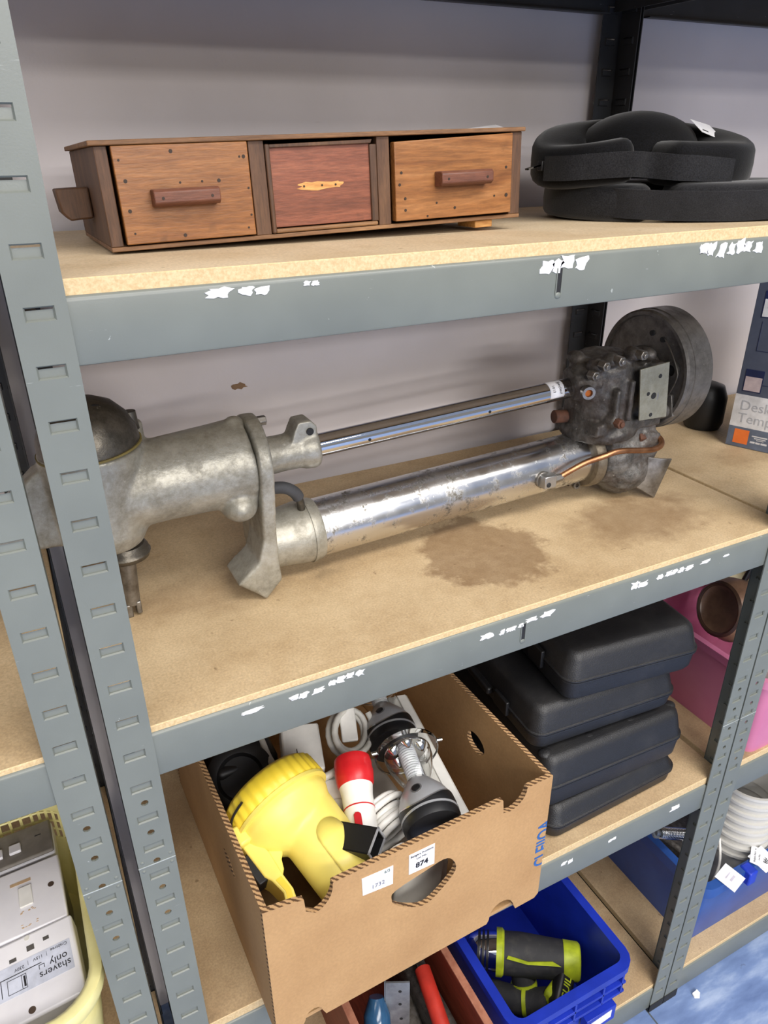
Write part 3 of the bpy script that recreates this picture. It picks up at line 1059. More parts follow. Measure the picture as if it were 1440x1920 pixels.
# crankcase and cylinder
mb = MB()
mb.lathe((0.655, 0.20, -0.146), (1, 0, 0), [(0, 0.040), (0.020, 0.048), (0.045, 0.051), (0.066, 0.046), (0.078, 0.030)], 28)
mb.b2((0.656, 0.160, -0.150), (0.735, 0.245, -0.090))
mb.ball((0.700, 0.190, -0.165), (0.045, 0.045, 0.040))
mb.prism([(0.710, 0.152, -0.105), (0.735, 0.152, -0.112), (0.740, 0.152, -0.130), (0.730, 0.152, -0.150), (0.71, 0.152, -0.16)], (0, 0.03, 0))
mb.build('crankcase', M_IRON2, om, remesh=0.0028, sm=4, noise_d=0.004)
mb = MB()
mb.lathe((0.662, 0.20, -0.108), (-0.1, -0.05, 1), [(0, 0.052), (0.012, 0.054), (0.02, 0.047), (0.07, 0.045), (0.1, 0.042), (0.108, 0.034)], 28)
mb.b2((0.618, 0.152, -0.098), (0.730, 0.235, -0.082))
mb.b2((0.640, 0.160, -0.082), (0.73, 0.24, -0.012))
for p in ((0.618, 0.166, -0.002), (0.634, 0.158, 0.006), (0.668, 0.156, 0.010), (0.700, 0.162, 0.004), (0.618, 0.205, 0.000), (0.640, 0.150, -0.075)):
    mb.ball((p[0], p[1] + 0.004, p[2] - 0.004), (0.0105, 0.014, 0.0095), 14, 10)
for i in range(2):
    x = 0.64 + 0.022 * i
    mb.b2((x - 0.004, 0.143, -0.080), (x + 0.004, 0.16, -0.035 + 0.01 * i))
mb.cyl((0.63, 0.19, -0.03), (0.60, 0.196, -0.034), 0.030, 0.021)
mb.build('cylinder_block', M_IRON, om, remesh=0.0024, sm=3, noise_d=0.003)
for p in ((0.617, 0.155, -0.002), (0.634, 0.147, 0.004), (0.668, 0.145, 0.008), (0.640, 0.140, -0.077), (0.606, 0.160, -0.014)):
    mb = MB().cyl((p[0], p[1] - 0.006, p[2]), (p[0], p[1] + 0.006, p[2]), 0.0065, n=6).cyl((p[0], p[1] - 0.009, p[2]), (p[0], p[1], p[2]), 0.0034, n=12)
    mb.build('bolt', M_STEEL if p[2] > -0.05 else M_RUST, om, bevel=0.0008)
# tube clamp at the block end
c = Vector(ax_thin(0.606))
MB().lathe(c, (1, 0, 0.04), [(0, 0.0145), (0.002, 0.016), (0.012, 0.017), (0.014, 0.020), (0.018, 0.021)], 28).build('tube_clamp', M_CHROME, om, smooth=40)
MB().ring((0.602, 0.164, -0.035), (0.599, 0.156, -0.0355), 0.0085, 0.0050, 20).build('inlet_ring', M_STEEL, om)
MB().cyl((0.6005, 0.160, -0.0352), (0.603, 0.167, -0.0348), 0.0055, n=16).build('inlet_plug', mat('orange_rust', (196, 108, 36), (150, 76, 28), rough=0.8), om)
MB().cyl((0.596, 0.215, -0.084), (0.63, 0.21, -0.086), 0.0090, n=18).build('drain_plug', M_RUST, om, bevel=0.001)

# drum
DC = Vector((0.742, 0.212, -0.038))
mb = MB()
mb.lathe(DC, (1, 0, 0), [(0.004, 0.0), (0.004, 0.074), (0.0, 0.0755), (0.0, 0.080), (0.003, 0.0825), (0.012, 0.0825), (0.0125, 0.0835), (0.044, 0.0835), (0.048, 0.080), (0.049, 0.0)], 72, caps=False)
dr = mb.build('flywheel_drum', M_DRUM, om, smooth=35)
MB().prism([(DC.x - 0.0005, 0.212 + y, -0.038 + z) for y, z in ((-0.060, -0.02), (-0.068, -0.048), (-0.045, -0.066), (-0.02, -0.06), (-0.03, -0.02))], (0.006, 0, 0)).build('drum_patch', M_DRUM, dr, bevel=0.001)
MB().ring((DC.x - 0.0015, 0.160, -0.026), (DC.x + 0.006, 0.160, -0.026), 0.0125, 0.0075, 24).build('bush', M_STEEL, dr)
MB().cyl((DC.x + 0.001, 0.160, -0.026), (DC.x + 0.0045, 0.160, -0.026), 0.0078, n=18).build('bush_hole', M_HOLE, dr)
for y, z in ((0.205, 0.015), (0.185, 0.010)):
    MB().cyl((DC.x + 0.0015, y, z), (DC.x + 0.005, y, z), 0.0038, n=12).build('bolt_hole', M_HOLE, dr)
MB().tube(curve([(DC.x + 0.002, 0.180, 0.011), (DC.x - 0.001, 0.165, 0.000), (DC.x - 0.002, 0.150, -0.020), (DC.x - 0.002, 0.1465, -0.034), (DC.x - 0.001, 0.158, -0.062), (DC.x + 0.002, 0.170, -0.078)], 5), 0.0009, 6).build('throttle_wire', M_STEEL, om)
MB().cyl((0.71, 0.212, -0.04), (0.745, 0.212, -0.038), 0.034, n=28).build('drum_hub', M_IRON, om)
# lever and pivot under the drum
MB().cyl((DC.x - 0.012, 0.160, -0.082), (DC.x + 0.004, 0.160, -0.082), 0.010, n=16).build('pivot_boss', M_DRUM, om, bevel=0.001)
# zinc plate
pl = [Vector(p) for p in ((0.6660, 0.1425, -0.0100), (0.7150, 0.1425, -0.0060), (0.7255, 0.1425, -0.0820), (0.6770, 0.1425, -0.0800))]
pm = MB().prism(pl, (0, -0.0022, 0)).build('zinc_plate', M_ZINC, om, bevel=0.0004)
for x, z, r in ((0.702, -0.023, 0.0029), (0.6855, -0.0445, 0.0026), (0.6955, -0.0485, 0.0044), (0.6955, -0.0745, 0.0028)):
    MB().cyl((x, 0.1399, z), (x, 0.1420, z), r, n=14).build('drilled_hole', M_HOLE, pm)
MB().cyl((0.696, 0.143, -0.05), (0.71, 0.175, -0.05), 0.009, n=12).build('plate_stud', M_STEEL, om)
# copper pipe with its union
c = Vector(ax_fat(0.545))
MB().cyl(c + Vector((0, -0.030, 0)), c + Vector((0, -0.038, 0.0)), 0.0115, n=20).build('union_boss', M_STEEL, om, bevel=0.001)
MB().box((c.x + 0.002, c.y - 0.0435, c.z + 0.001), (0.019, 0.013, 0.017)).cyl((c.x - 0.001, c.y - 0.051, c.z - 0.002), (c.x - 0.001, c.y - 0.049, c.z - 0.002), 0.0035, n=12, mi=1).build('union_block', [mat('bright_steel', (190, 190, 188), (160, 160, 156), rough=0.3, metal=0.9), M_HOLE], om, bevel=0.0012)
MB().cyl((c.x + 0.011, c.y - 0.0435, c.z + 0.001), (c.x + 0.025, c.y - 0.0430, c.z + 0.002), 0.0058, n=6).build('union_nut', M_STEEL, om, bevel=0.0006)
yp = c.y - 0.043
MB().tube(curve([(c.x + 0.02, yp, c.z + 0.002), (0.600, yp - 0.006, -0.1295), (0.625, yp - 0.014, -0.1215), (0.648, yp - 0.018, -0.1170), (0.690, yp - 0.020, -0.1230), (0.712, yp - 0.019, -0.1255), (0.727, yp - 0.015, -0.1240), (0.734, yp - 0.007, -0.1200), (0.731, yp + 0.001, -0.1165), (0.721, yp + 0.003, -0.1150), (0.708, yp + 0.004, -0.1150)], 6), 0.0040, 12).build('copper_pipe', M_COPPER, om, smooth=60)
MB().cyl((0.716, yp + 0.0035, -0.1150), (0.702, yp + 0.005, -0.1150), 0.0075, n=6).build('pipe_nut', M_RUST, om, bevel=0.0008)
# stay bracket with its curved foot
mb = MB()
mb.prism([(0.7060, 0.160, -0.108), (0.7240, 0.160, -0.116), (0.7250, 0.160, -0.158), (0.708, 0.160, -0.165)], (0, -0.003, 0))
foot = []
for k in range(9):
    t = k / 8
    foot.append((0.7060 + 0.062 * math.sin(t * 1.1) * 0.55, 0.160, -0.160))
gx = []
for k in range(8):
    t = k / 7
    a = math.radians(100 * t)
    top = Vector((0.708 + 0.046 * t, 0.158 - 0.016 * math.sin(a), -0.142 - 0.008 * t))
    bot = Vector((0.706 + 0.028 * t, 0.158 - 0.014 * math.sin(a), -0.188 - 0.0185 * t))
    gx.append((top, bot))
vs_ = [p for q in gx for p in q] + [p + Vector((0.001, 0.003, 0)) for q in gx for p in q]
n_ = len(gx)
fs = []
for i in range(n_ - 1):
    fs += [(2 * i, 2 * i + 1, 2 * i + 3, 2 * i + 2), (2 * n_ + 2 * i, 2 * n_ + 2 * i + 2, 2 * n_ + 2 * i + 3, 2 * n_ + 2 * i + 1), (2 * i, 2 * i + 2, 2 * n_ + 2 * i + 2, 2 * n_ + 2 * i), (2 * i + 1, 2 * n_ + 2 * i + 1, 2 * n_ + 2 * i + 3, 2 * i + 3)]
fs += [(0, 2 * n_, 2 * n_ + 1, 1), (2 * n_ - 2, 2 * n_ - 1, 4 * n_ - 1, 4 * n_ - 2)]
mb.add(vs_, fs)
mb.cyl((0.716, 0.152, -0.146), (0.716, 0.159, -0.146), 0.0065, n=14)
mb.build('stay_bracket', M_STEEL, om, smooth=50, bevel=0.0006)

# ------------------------------------------------------------------ cardboard box and its contents
def m_card(name, c, c2):
    q = N(name)
    v = q.obj()
    base = q.ramp(q.noise(v, 9, 5, 0.6), [(0.3, lin(c)), (0.7, lin(c2))])
    fib = q.ramp(q.noise(v, 260, 3), [(0.3, bw(0.90)), (0.7, bw(1.05))])
    flu = q.noise(q.obj((160, 160, 6)), 1.0, 2)
    q.col(q.mix(1.0, base, fib, 'MULTIPLY'))
    q.rough(0.8)
    q.bump(flu, 0.10, 0.0012)
    return q.m


def m_flute():
    q = N('corrugated_cut_edge')
    w = q.n('TexWave', wave_type='BANDS', bands_direction='DIAGONAL')
    w.inputs['Scale'].default_value = 90
    w.inputs['Distortion'].default_value = 2.2
    w.inputs['Detail Scale'].default_value = 3
    q.l(q.obj(), w.inputs['Vector'])
    q.col(q.ramp(w.outputs[1], [(0.25, lin((88, 62, 38))), (0.65, lin((186, 148, 104)))]))
    q.rough(0.9)
    return q.m


M_CARD = m_card('brown_cardboard', (184, 146, 100), (168, 130, 86))
M_FLUTE = m_flute()
M_BLUEINK = mat('blue_print', (34, 84, 150), (48, 96, 160), rough=0.7)


def plate2d(outer, holes, th, M, mats, name, parent, bevel=0.0):
    """flat panel cut from outline polygons (with holes), th thick, edge faces get material 1"""
    cu = bpy.data.curves.new('pl', 'CURVE')
    cu.dimensions = '2D'
    cu.fill_mode = 'BOTH'
    cu.extrude = th / 2
    for poly in [outer] + holes:
        sp = cu.splines.new('POLY')
        sp.points.add(len(poly) - 1)
        for p, c in zip(sp.points, poly):
            p.co = (c[0], c[1], 0, 1)
        sp.use_cyclic_u = True
    ob = bpy.data.objects.new('pl', cu)
    COL.objects.link(ob)
    me = bpy.data.meshes.new_from_object(ob)
    mb = MB()
    mb.v = [M @ v.co for v in me.vertices]
    mb.f = [tuple(p.vertices) for p in me.polygons]
    mb.mi = [0 if abs(p.normal.z) > 0.5 else 1 for p in me.polygons]
    bpy.data.objects.remove(ob)
    bpy.data.curves.remove(cu)
    bpy.data.meshes.remove(me)
    return mb.build(name, mats, parent, smooth=0)


BX = Matrix.Translation((0.0655, -0.0470, -0.6555)) @ Matrix.Rotation(0.026, 4, 'Z')
BW, BD, BH = 0.3705, 0.430, 0.2200
cb = thing('cardboard_box', BX.translation, 'open brown cardboard box full of torches overhanging the lower shelf', 'box', rot=(0, 0, 0.026))


def arc(cx, cz, rx, rz, a0, a1, n=10):
    return [(cx + rx * math.cos(math.radians(a0 + (a1 - a0) * k / n)), cz + rz * math.sin(math.radians(a0 + (a1 - a0) * k / n))) for k in range(n + 1)]


fr = [(0, 0), (0.030, 0), (0.034, 0.008)] + arc(0.045, 0.010, 0.011, 0.012, 180, 0, 6)[1:] + [(0.060, 0), (0.287, 0)]
fr += [(0.290, 0.006)] + arc(0.309, 0.010, 0.019, 0.020, 180, 20, 8)[1:] + [(0.333, 0), (BW - 0.006, 0), (BW, 0.006)]
fr += [(BW, BH)] + [(0.3320, BH)] + arc(0.304, BH - 0.002, 0.0275, 0.025, 0, -80, 8) + [(0.2985, BH - 0.024), (0.2965, BH - 0.003), (0.290, BH - 0.002)]
fr += [(0.0775, BH - 0.004)] + arc(0.052, BH - 0.008, 0.025, 0.030, 0, -80, 8) + [(0.0455, BH - 0.028), (0.0445, BH - 0.010), (0.035, BH - 0.006), (0.010, BH - 0.002), (0.0, BH)]
hh_ = [(x - 0.0655, z + 0.6555) for x, z in ((0.2126, -0.5122), (0.2174, -0.5016), (0.2571, -0.4928), (0.2818, -0.4885), (0.2944, -0.4977), (0.2989, -0.5179), (0.2813, -0.5381), (0.2584, -0.5521), (0.2369, -0.5428), (0.2173, -0.5254))]
hh_ = [(p.x, p.y) for p in curve([(a, b, 0) for a, b in hh_], 3, closed=True)]
T = 0.0065
Mf = BX @ frame((0, T / 2, 0), (1, 0, 0), (0, 0, 1))
fp = plate2d(fr, [hh_[::-1]], T, Mf, [M_CARD, M_FLUTE], 'front_panel', cb)
bk = [(0, 0), (BW, 0), (BW, BH), (0, BH)]
plate2d(bk, [], T, BX @ frame((0, BD - T / 2, 0), (1, 0, 0), (0, 0, 1)), [M_CARD, M_FLUTE], 'back_panel', cb)
sd = [(T, 0), (BD - T, 0), (BD - T, BH), (0.30, BH), (T, BH)]
ov = arc(0.148, 0.150, 0.021, 0.0155, 0, 360, 18)[:-1]
plate2d(sd, [ov[::-1]], T, BX @ frame((BW - T / 2, 0, 0), (0, 1, 0), (0, 0, 1)), [M_CARD, M_FLUTE], 'side_panel', cb)
lp = plate2d(sd, [], T, BX @ frame((T / 2, 0, 0), (0, 1, 0), (0, 0, 1)), [M_CARD, M_FLUTE], 'side_panel', cb)
random.seed(11)
pts = [(-0.0004, 0.128 + 0.020 * math.cos(a) * random.uniform(0.6, 1.1), 0.150 + 0.012 * math.sin(a) * random.uniform(0.6, 1.1)) for a in [2 * math.pi * k / 16 for k in range(16)]]
MB().prism([BX @ Vector(p) for p in pts], (0.0006, 0, 0)).build('torn_patch', M_FLUTE, lp, smooth=0)
MB().b2((T, T, 0.0), (BW - T, BD - T, 0.006), 0, BX).build('base_panel', M_CARD, cb)
# blue lettering that runs up the edge, clipped by it
mb = text_mb('CI EIIOA', 0.0300, BX @ frame((BW - 0.0020, -0.0003, 0.104), (0, 0, 1), (-1, 0, 0)), depth=0.0002, bold=0.0004, xs=0.74)
me = mb.mesh('t', [M_BLUEINK])
bm = bmesh.new()
bm.from_mesh(me)
co = BX @ Vector((BW - 0.0004, 0, 0))
no = BX.to_3x3() @ Vector((1, 0, 0))
bmesh.ops.bisect_plane(bm, geom=bm.verts[:] + bm.edges[:] + bm.faces[:], plane_co=co, plane_no=no, clear_outer=True)
mb = MB()
bm.verts.index_update()
mb.add([v.co.copy() for v in bm.verts], [tuple(v.index for v in f.verts) for f in bm.faces])
bm.free()
mb.build('printed_lettering', M_BLUEINK, fp, smooth=0)
# paper labels
p1 = [(0.1105, 0.2010), (0.1490, 0.1985), (0.1485, 0.1690), (0.1112, 0.1735)]
o1 = MB().prism([BX @ Vector((x, -0.0006, z)) for x, z in p1], BX.to_3x3() @ Vector((0, 0.0005, 0))).build('handwritten_label', M_PAPER, fp, smooth=0)
text_mb('1732', 0.0085, BX @ frame((0.130, -0.0009, 0.1800), (1, 0, -0.02), (0.12, 0, 1)), depth=0.0001).build('printing', mat('pencil_grey', (120, 122, 140), rough=0.7), o1, smooth=0)
text_mb('6/2', 0.0060, BX @ frame((0.1415, -0.0009, 0.1945), (1, 0, 0.0), (0.3, 0, 1)), depth=0.0001).build('printing', mat('pencil_green', (96, 118, 112), rough=0.7), o1, smooth=0)
p2 = [(0.1690, 0.2020), (0.2025, 0.2020), (0.2025, 0.1690), (0.1690, 0.1705)]
o2 = MB().prism([BX @ Vector((x, -0.0006, z)) for x, z in p2], BX.to_3x3() @ Vector((0, 0.0005, 0))).build('lot_label', M_PAPER, fp, smooth=0)
mb = text_mb('Badgers Auctions', 0.0042, BX @ frame((0.1858, -0.0009, 0.1975), (1, 0, 0), (0, 0, 1)), depth=0.0001)
text_mb('Lot No.:', 0.0042, BX @ frame((0.1858, -0.0009, 0.1915), (1, 0, 0), (0, 0, 1)), depth=0.0001, mb=mb)
text_mb('874', 0.0110, BX @ frame((0.1858, -0.0009, 0.1800), (1, 0, 0), (0, 0, 1)), depth=0.0001, mb=mb, bold=0.0003)
mb.build('printing', M_INK, o2, smooth=0)

# --- yellow torch
M_YEL = mat('yellow_plastic', (236, 218, 112), (230, 210, 98), rough=0.42, scale=14)
M_YEL2 = mat('deep_yellow_plastic', (236, 208, 66), (230, 200, 54), rough=0.4, scale=14)
H = Vector((0.1300, 0.1040, -0.4590))
E_ = Vector((0.1690, -0.0300, -0.5050))
A = (E_ - H).normalized()
yt = thing('torch', (0.14, 0.03, -0.56), 'big yellow plastic lantern torch lying in the cardboard box', 'torch')
SIDE = A.cross(Vector((0, 0, 1))).normalized()
UPV = SIDE.cross(A).normalized()
if UPV.z < 0:
    UPV = -UPV
L_ = -SIDE if SIDE.x > 0 else SIDE
G0 = H - L_ * 0.0150 + A * 0.020
mb = MB()
mb.lathe(H, A, [(0.0, 0.050), (0.006, 0.0590), (0.026, 0.0590), (0.036, 0.0540), (0.048, 0.0440), (0.058, 0.030), (0.062, 0.012)], 40)
mb.lathe(G0, A, [(0.0, 0.036), (0.020, 0.0405), (0.040, 0.0395), (0.114, 0.0380), (0.119, 0.0350)], 40)
mb.build('body', M_YEL, yt, remesh=0.0025, sm=8)
ribs = []
for k in range(13):
    w = -0.017 + 0.034 * k / 12
    ang = w / 0.0385
    tt0 = 0.064 - math.sqrt(max(0.0, 0.0173 ** 2 - w * w)) * 1.06
    for t_ in (tt0, 0.068, 0.090, 0.116):
        r_ = 0.0384 + 0.0004 - max(0.0, t_ - 0.05) * 0.02
        ribs.append(G0 + A * t_ + (UPV * math.cos(ang) + SIDE * math.sin(ang)) * r_)
mb = MB().add(ribs, [(4 * k + j_, 4 * k + j_ + 1, 4 * k + j_ + 5, 4 * k + j_ + 4) for k in range(12) for j_ in range(3)])
mb.build('grip_panel', M_YEL, yt, smooth=50, solid=0.002)
# ribbed bezel
mb = MB()
prof = [(-0.014, 0.046), (-0.012, 0.0575), (-0.006, 0.0625), (0.018, 0.0635), (0.022, 0.0600)]
ax_ = A
a_ = SIDE
b_ = ax_.cross(a_)
nn = 128
vs_, fs = [], []
for j, (t_, r_) in enumerate(prof):
    for i in range(nn):
        w = 2 * math.pi * i / nn
        rr = r_ + (0.0016 if (i % 4 in (0, 1)) and 1 < j < 4 else 0)
        vs_.append(H + ax_ * (t_ - 0.006) + (a_ * math.cos(w) + b_ * math.sin(w)) * rr)
for j in range(len(prof) - 1):
    for i in range(nn):
        k = (i + 1) % nn
        fs.append((j * nn + i, j * nn + k, (j + 1) * nn + k, (j + 1) * nn + i))
fs.append(tuple(range(nn - 1, -1, -1)))
mb.add(vs_, fs)
mb.build('bezel', M_YEL2, yt, smooth=50)
MB().lathe(H + A * 0.014, A, [(0, 0.058), (0, 0.0645), (0.004, 0.0645), (0.005, 0.058)], 48, caps=False).build('rim_band', M_YEL, yt, smooth=40)
MB().cyl(H - A * 0.0195, H - A * 0.0185, 0.046, n=40).build('lens', mat('clear_grey_lens', (150, 152, 150), rough=0.1), yt)
MB().box((0, 0, 0), (0.016, 0.012, 0.024), 0, Matrix.Translation(H + A * 0.018 + SIDE * 0.062 + UPV * 0.012) @ A.to_track_quat('Z', 'Y').to_matrix().to_4x4()).build('latch', M_YEL, yt, bevel=0.003)
# trigger side bracket: channel with black switch


def q_(t_, s_, u_):
    return H + A * t_ + L_ * s_ + UPV * u_


outer = [(0.010, 0.058), (0.020, 0.066), (0.070, 0.0640), (0.078, 0.0600), (0.096, 0.0570), (0.106, 0.0610), (0.116, 0.0600), (0.122, 0.0560)]
inner = [(0.120, 0.0500), (0.110, 0.0490), (0.098, 0.0455), (0.080, 0.0460), (0.050, 0.0440), (0.030, 0.048)]
for u0 in (0.010,):
    mb = MB().prism([q_(t_, s_, -0.022) for t_, s_ in outer + inner], UPV * 0.030)
    mb.build('trigger_guard', M_YEL, yt, bevel=0.0015)
mb = MB().prism([q_(t_, s_, 0.0081) for t_, s_ in ((0.080, 0.0565), (0.096, 0.0545), (0.106, 0.0585), (0.114, 0.0570), (0.116, 0.0530), (0.108, 0.0520), (0.097, 0.0480), (0.080, 0.0490))], UPV * 0.0004)
mb.build('guard_channel', M_YEL2, yt, smooth=0)
mb = MB().prism([q_(t_, s_, -0.016) for t_, s_ in ((0.036, 0.0640), (0.040, 0.0740), (0.074, 0.0730), (0.074, 0.0610))], UPV * 0.022)
mb.build('switch', M_BLACK, yt, bevel=0.0015)
# web between head and guard
mb = MB().prism([q_(t_, s_, -0.012) for t_, s_ in ((0.020, 0.045), (0.028, 0.060), (0.070, 0.058), (0.084, 0.050), (0.074, 0.040), (0.064, 0.036), (0.058, 0.030), (0.04, 0.03))], UPV * 0.016)
mb.build('web', M_YEL, yt, bevel=0.002)
MB().tube(curve([H - A * 0.002 + L_ * 0.050 + UPV * 0.045, H + L_ * 0.0625 + UPV * 0.022, H + A * 0.010 + L_ * 0.0655 + UPV * 0.003, H + A * 0.030 + L_ * 0.0640 + UPV * 0.002], 6), 0.0015, 6).build('cord_loop', M_BLACK, yt)

# --- red and white torch
M_RED = mat('red_plastic', (204, 34, 40), (184, 26, 32), rough=0.35)
M_WHITE = mat('white_plastic', (232, 230, 224), (218, 216, 210), rough=0.4, scale=30)
M_WHITE_D = mat('offwhite_plastic', (214, 212, 204), (196, 193, 184), rough=0.45, scale=24)
h0 = Vector((0.2370, 0.1130, -0.4510))
h1 = Vector((0.2030, 0.0020, -0.4860))
a1 = (h1 - h0).normalized()
rt = thing('torch', (0.22, 0.06, -0.50), 'small white hand torch with a red head and red slide switch in the box', 'torch')
MB().lathe(h0, a1, [(0.0, 0.0205), (0.0015, 0.0230), (0.010, 0.0240), (0.012, 0.0233), (0.020, 0.0245), (0.034, 0.0230), (0.041, 0.0195)], 32).build('head', M_RED, rt, smooth=40)
MB().lathe(h0, a1, [(0.036, 0.0212), (0.050, 0.0192), (0.066, 0.0190), (0.130, 0.0178), (0.134, 0.015)], 32).build('barrel', M_WHITE, rt, smooth=40)
MB().lathe(h0, a1, [(0.066, 0.0180), (0.066, 0.0193), (0.0676, 0.0193), (0.0676, 0.018)], 32, caps=False).build('red_line', M_RED, rt)
s1v = a1.cross(Vector((0, 0, 1))).normalized()
u1v = s1v.cross(a1).normalized()
u1v = u1v if u1v.z > 0 else -u1v
u1v = (u1v - s1v * (0.25 if s1v.x > 0 else -0.25)).normalized()
pc = [h0 + a1 * t_ + u1v * 0.0175 + s1v * w for t_, w in ((0.077, 0.002), (0.080, 0.0045), (0.106, 0.0045), (0.112, 0.0030), (0.112, -0.003), (0.106, -0.0045), (0.080, -0.0045), (0.077, -0.002))]
MB().prism(pc, u1v * 0.0030).build('slide_switch', M_RED, rt, bevel=0.001)

# --- lantern (and a second one further back)
M_SILV = mat('silver_paint', (176, 177, 180), (166, 167, 170), rough=0.32, metal=0.3, scale=8)
q = N('clear_plastic')
q.col((0.96, 0.97, 0.97, 1))
q.rough(0.03)
q.b.inputs['Transmission Weight'].default_value = 1.0
q.b.inputs['IOR'].default_value = 1.33
M_CLEAR = q.m
M_FROST = mat('frosted_ribbed_tube', (214, 216, 218), (196, 198, 202), rough=0.3)


def lantern(off, label):
    b0 = Vector((0.2830, -0.0160, -0.4660)) + Vector(off)
    b1 = Vector((0.3070, 0.1050, -0.4480)) + Vector(off)
    ax = (b1 - b0).normalized()
    t = thing('lantern', b0 - Vector((0, 0, 0.035)), label, 'lantern')
    MB().lathe(b0, ax, [(-0.002, 0.026), (0.0, 0.0335), (0.006, 0.0355), (0.012, 0.0352)], 40).build('base', M_BLACK, t, smooth=40)
    MB().lathe(b0, ax, [(0.012, 0.030), (0.012, 0.0360), (0.0145, 0.0360), (0.0145, 0.030)], 40, caps=False).build('trim_ring', M_SILV, t)
    MB().lathe(b0, ax, [(0.0145, 0.0345), (0.020, 0.0350), (0.032, 0.0338), (0.044, 0.0290), (0.056, 0.0205), (0.063, 0.0150), (0.066, 0.0130)], 40).build('shell', M_SILV, t, smooth=60)
    # dark wavy skirt over the lower half of the shell
    sv = ax.cross(Vector((0, 0, 1))).normalized()
    uv = sv.cross(ax)
    nn_ = 72

    def rad(t_):
        pr_ = [(0.0145, 0.0345), (0.020, 0.0350), (0.032, 0.0338), (0.044, 0.0290), (0.056, 0.0205)]
        for (x0, r0), (x1, r1) in zip(pr_, pr_[1:]):
            if t_ <= x1:
                return r0 + (r1 - r0) * (t_ - x0) / (x1 - x0)
        return 0.02
    for nm, grow, m_, ex in (('wave_trim', 0.0004, M_SILV2, 0.0018), ('skirt', 0.0008, M_BLACK, 0.0)):
        vs__, fs_ = [], []
        for j in range(6):
            for i in range(nn_):
                w = 2 * math.pi * i / nn_
                hgt = 0.0145 + (0.0095 + 0.0065 * math.sin(2 * w + 0.6) + ex) * j / 5
                r_ = rad(hgt) + grow
                vs__.append(b0 + ax * hgt + (sv * math.cos(w) + uv * math.sin(w)) * r_)
        for j in range(5):
            for i in range(nn_):
                k = (i + 1) % nn_
                fs_.append((j * nn_ + i, j * nn_ + k, (j + 1) * nn_ + k, (j + 1) * nn_ + i))
        MB().add(vs__, fs_).build(nm, m_, t, smooth=60)
    pb = b0 + ax * 0.038 + (uv * 0.92 - sv * 0.38).normalized() * 0.0312
    nb = (uv * 0.92 - sv * 0.38).normalized() + ax * 0.35
    nb.normalize()
    MB().lathe(pb - nb * 0.001, nb, [(0, 0.0072), (0.0014, 0.0072), (0.0018, 0.0055)], 20).build('button_ring', M_SILV2, t)
    MB().lathe(pb, nb, [(0, 0.0054), (0.0014, 0.0054), (0.0022, 0.0040)], 20).build('button', M_BLACK, t, smooth=40)
    rp = []
    for k in range(15):
        rp += [(0.066 + 0.0036 * k, 0.0105), (0.0678 + 0.0036 * k, 0.0115)]
    MB().lathe(b0, ax, rp, 24).build('light_tube', M_FROST, t, smooth=20)
    MB().lathe(b0, ax, [(0.060, 0.0165), (0.075, 0.0235), (0.095, 0.030), (0.108, 0.031), (0.108, 0.0295), (0.095, 0.0285), (0.075, 0.022), (0.061, 0.0150)], 40, caps=False).build('clear_funnel', M_CLEAR, t, smooth=60)
    MB().lathe(b0, ax, [(0.106, 0.030), (0.106, 0.0415), (0.109, 0.0425), (0.113, 0.0415), (0.113, 0.030), (0.106, 0.030)], 48, caps=False).build('clear_flange', M_CLEAR, t, smooth=40)
    for w in (0.4, 1.6, 2.7, 4.2):
        p = b0 + ax * 0.112 + (sv * math.cos(w) + uv * math.sin(w)) * 0.020
        MB().lathe(p - ax * 0.010, ax, [(0, 0.002), (0.004, 0.005), (0.010, 0.0080)], 16, caps=False).build('reflector', M_CHROME, t, smooth=50)
    for w in (0.25, 2.9):
        p = b0 + ax * 0.110 + (sv * math.cos(w) + uv * math.sin(w)) * 0.044
        MB().cyl(p - sv * 0.004, p + sv * 0.004, 0.0028, n=12).build('handle_pivot', M_CHROME, t)
    return t


M_SILV2 = mat('bright_silver_trim', (200, 201, 204), rough=0.25, metal=0.8)
lantern((0, 0, 0), 'silver and black lantern with a clear top, nearest in the cardboard box')
lantern((0.032, 0.160, -0.022), 'silver and black lantern at the back of the cardboard box under the shelf')

# --- white electrical bits
w1 = thing('power_adapter', (0.195, 0.175, -0.50), 'white power adapter brick with a wound cable at the back of the box', 'adapter')
Mq = Matrix.Translation((0.190, 0.172, -0.4720)) @ Euler((0.15, 0.10, -0.25)).to_matrix().to_4x4()
MB().box((0, 0, 0), (0.052, 0.075, 0.030), 0, Mq).build('body', M_WHITE, w1, bevel=0.003)
MB().b2((-0.008, -0.012, 0.0151), (-0.007, -0.004, 0.0155), 0, Mq).b2((-0.020, -0.034, 0.0151), (-0.019, -0.026, 0.0155), 0, Mq).build('mark', M_INK, w1)
MB().tube(curve([(0.150, 0.215, -0.470), (0.148, 0.170, -0.466), (0.160, 0.130, -0.474), (0.195, 0.118, -0.470), (0.228, 0.122, -0.466), (0.240, 0.140, -0.468)], 6), 0.0048, 10).build('cable', M_WHITE_D, w1, smooth=60)
w2 = thing('plug_socket', (0.20, 0.10, -0.52), 'white square plug-in timer block between the yellow torch and red torch', 'plug')
Mq = Matrix.Translation((0.203, 0.092, -0.5000)) @ Euler((0.25, 0.05, -0.35)).to_matrix().to_4x4()
MB().box((0, 0, 0), (0.050, 0.066, 0.034), 0, Mq).build('body', M_WHITE, w2, bevel=0.004)
MB().box((0.004, -0.012, 0.018), (0.030, 0.030, 0.004), 0, Mq).build('raised_face', M_WHITE_D, w2, bevel=0.002)
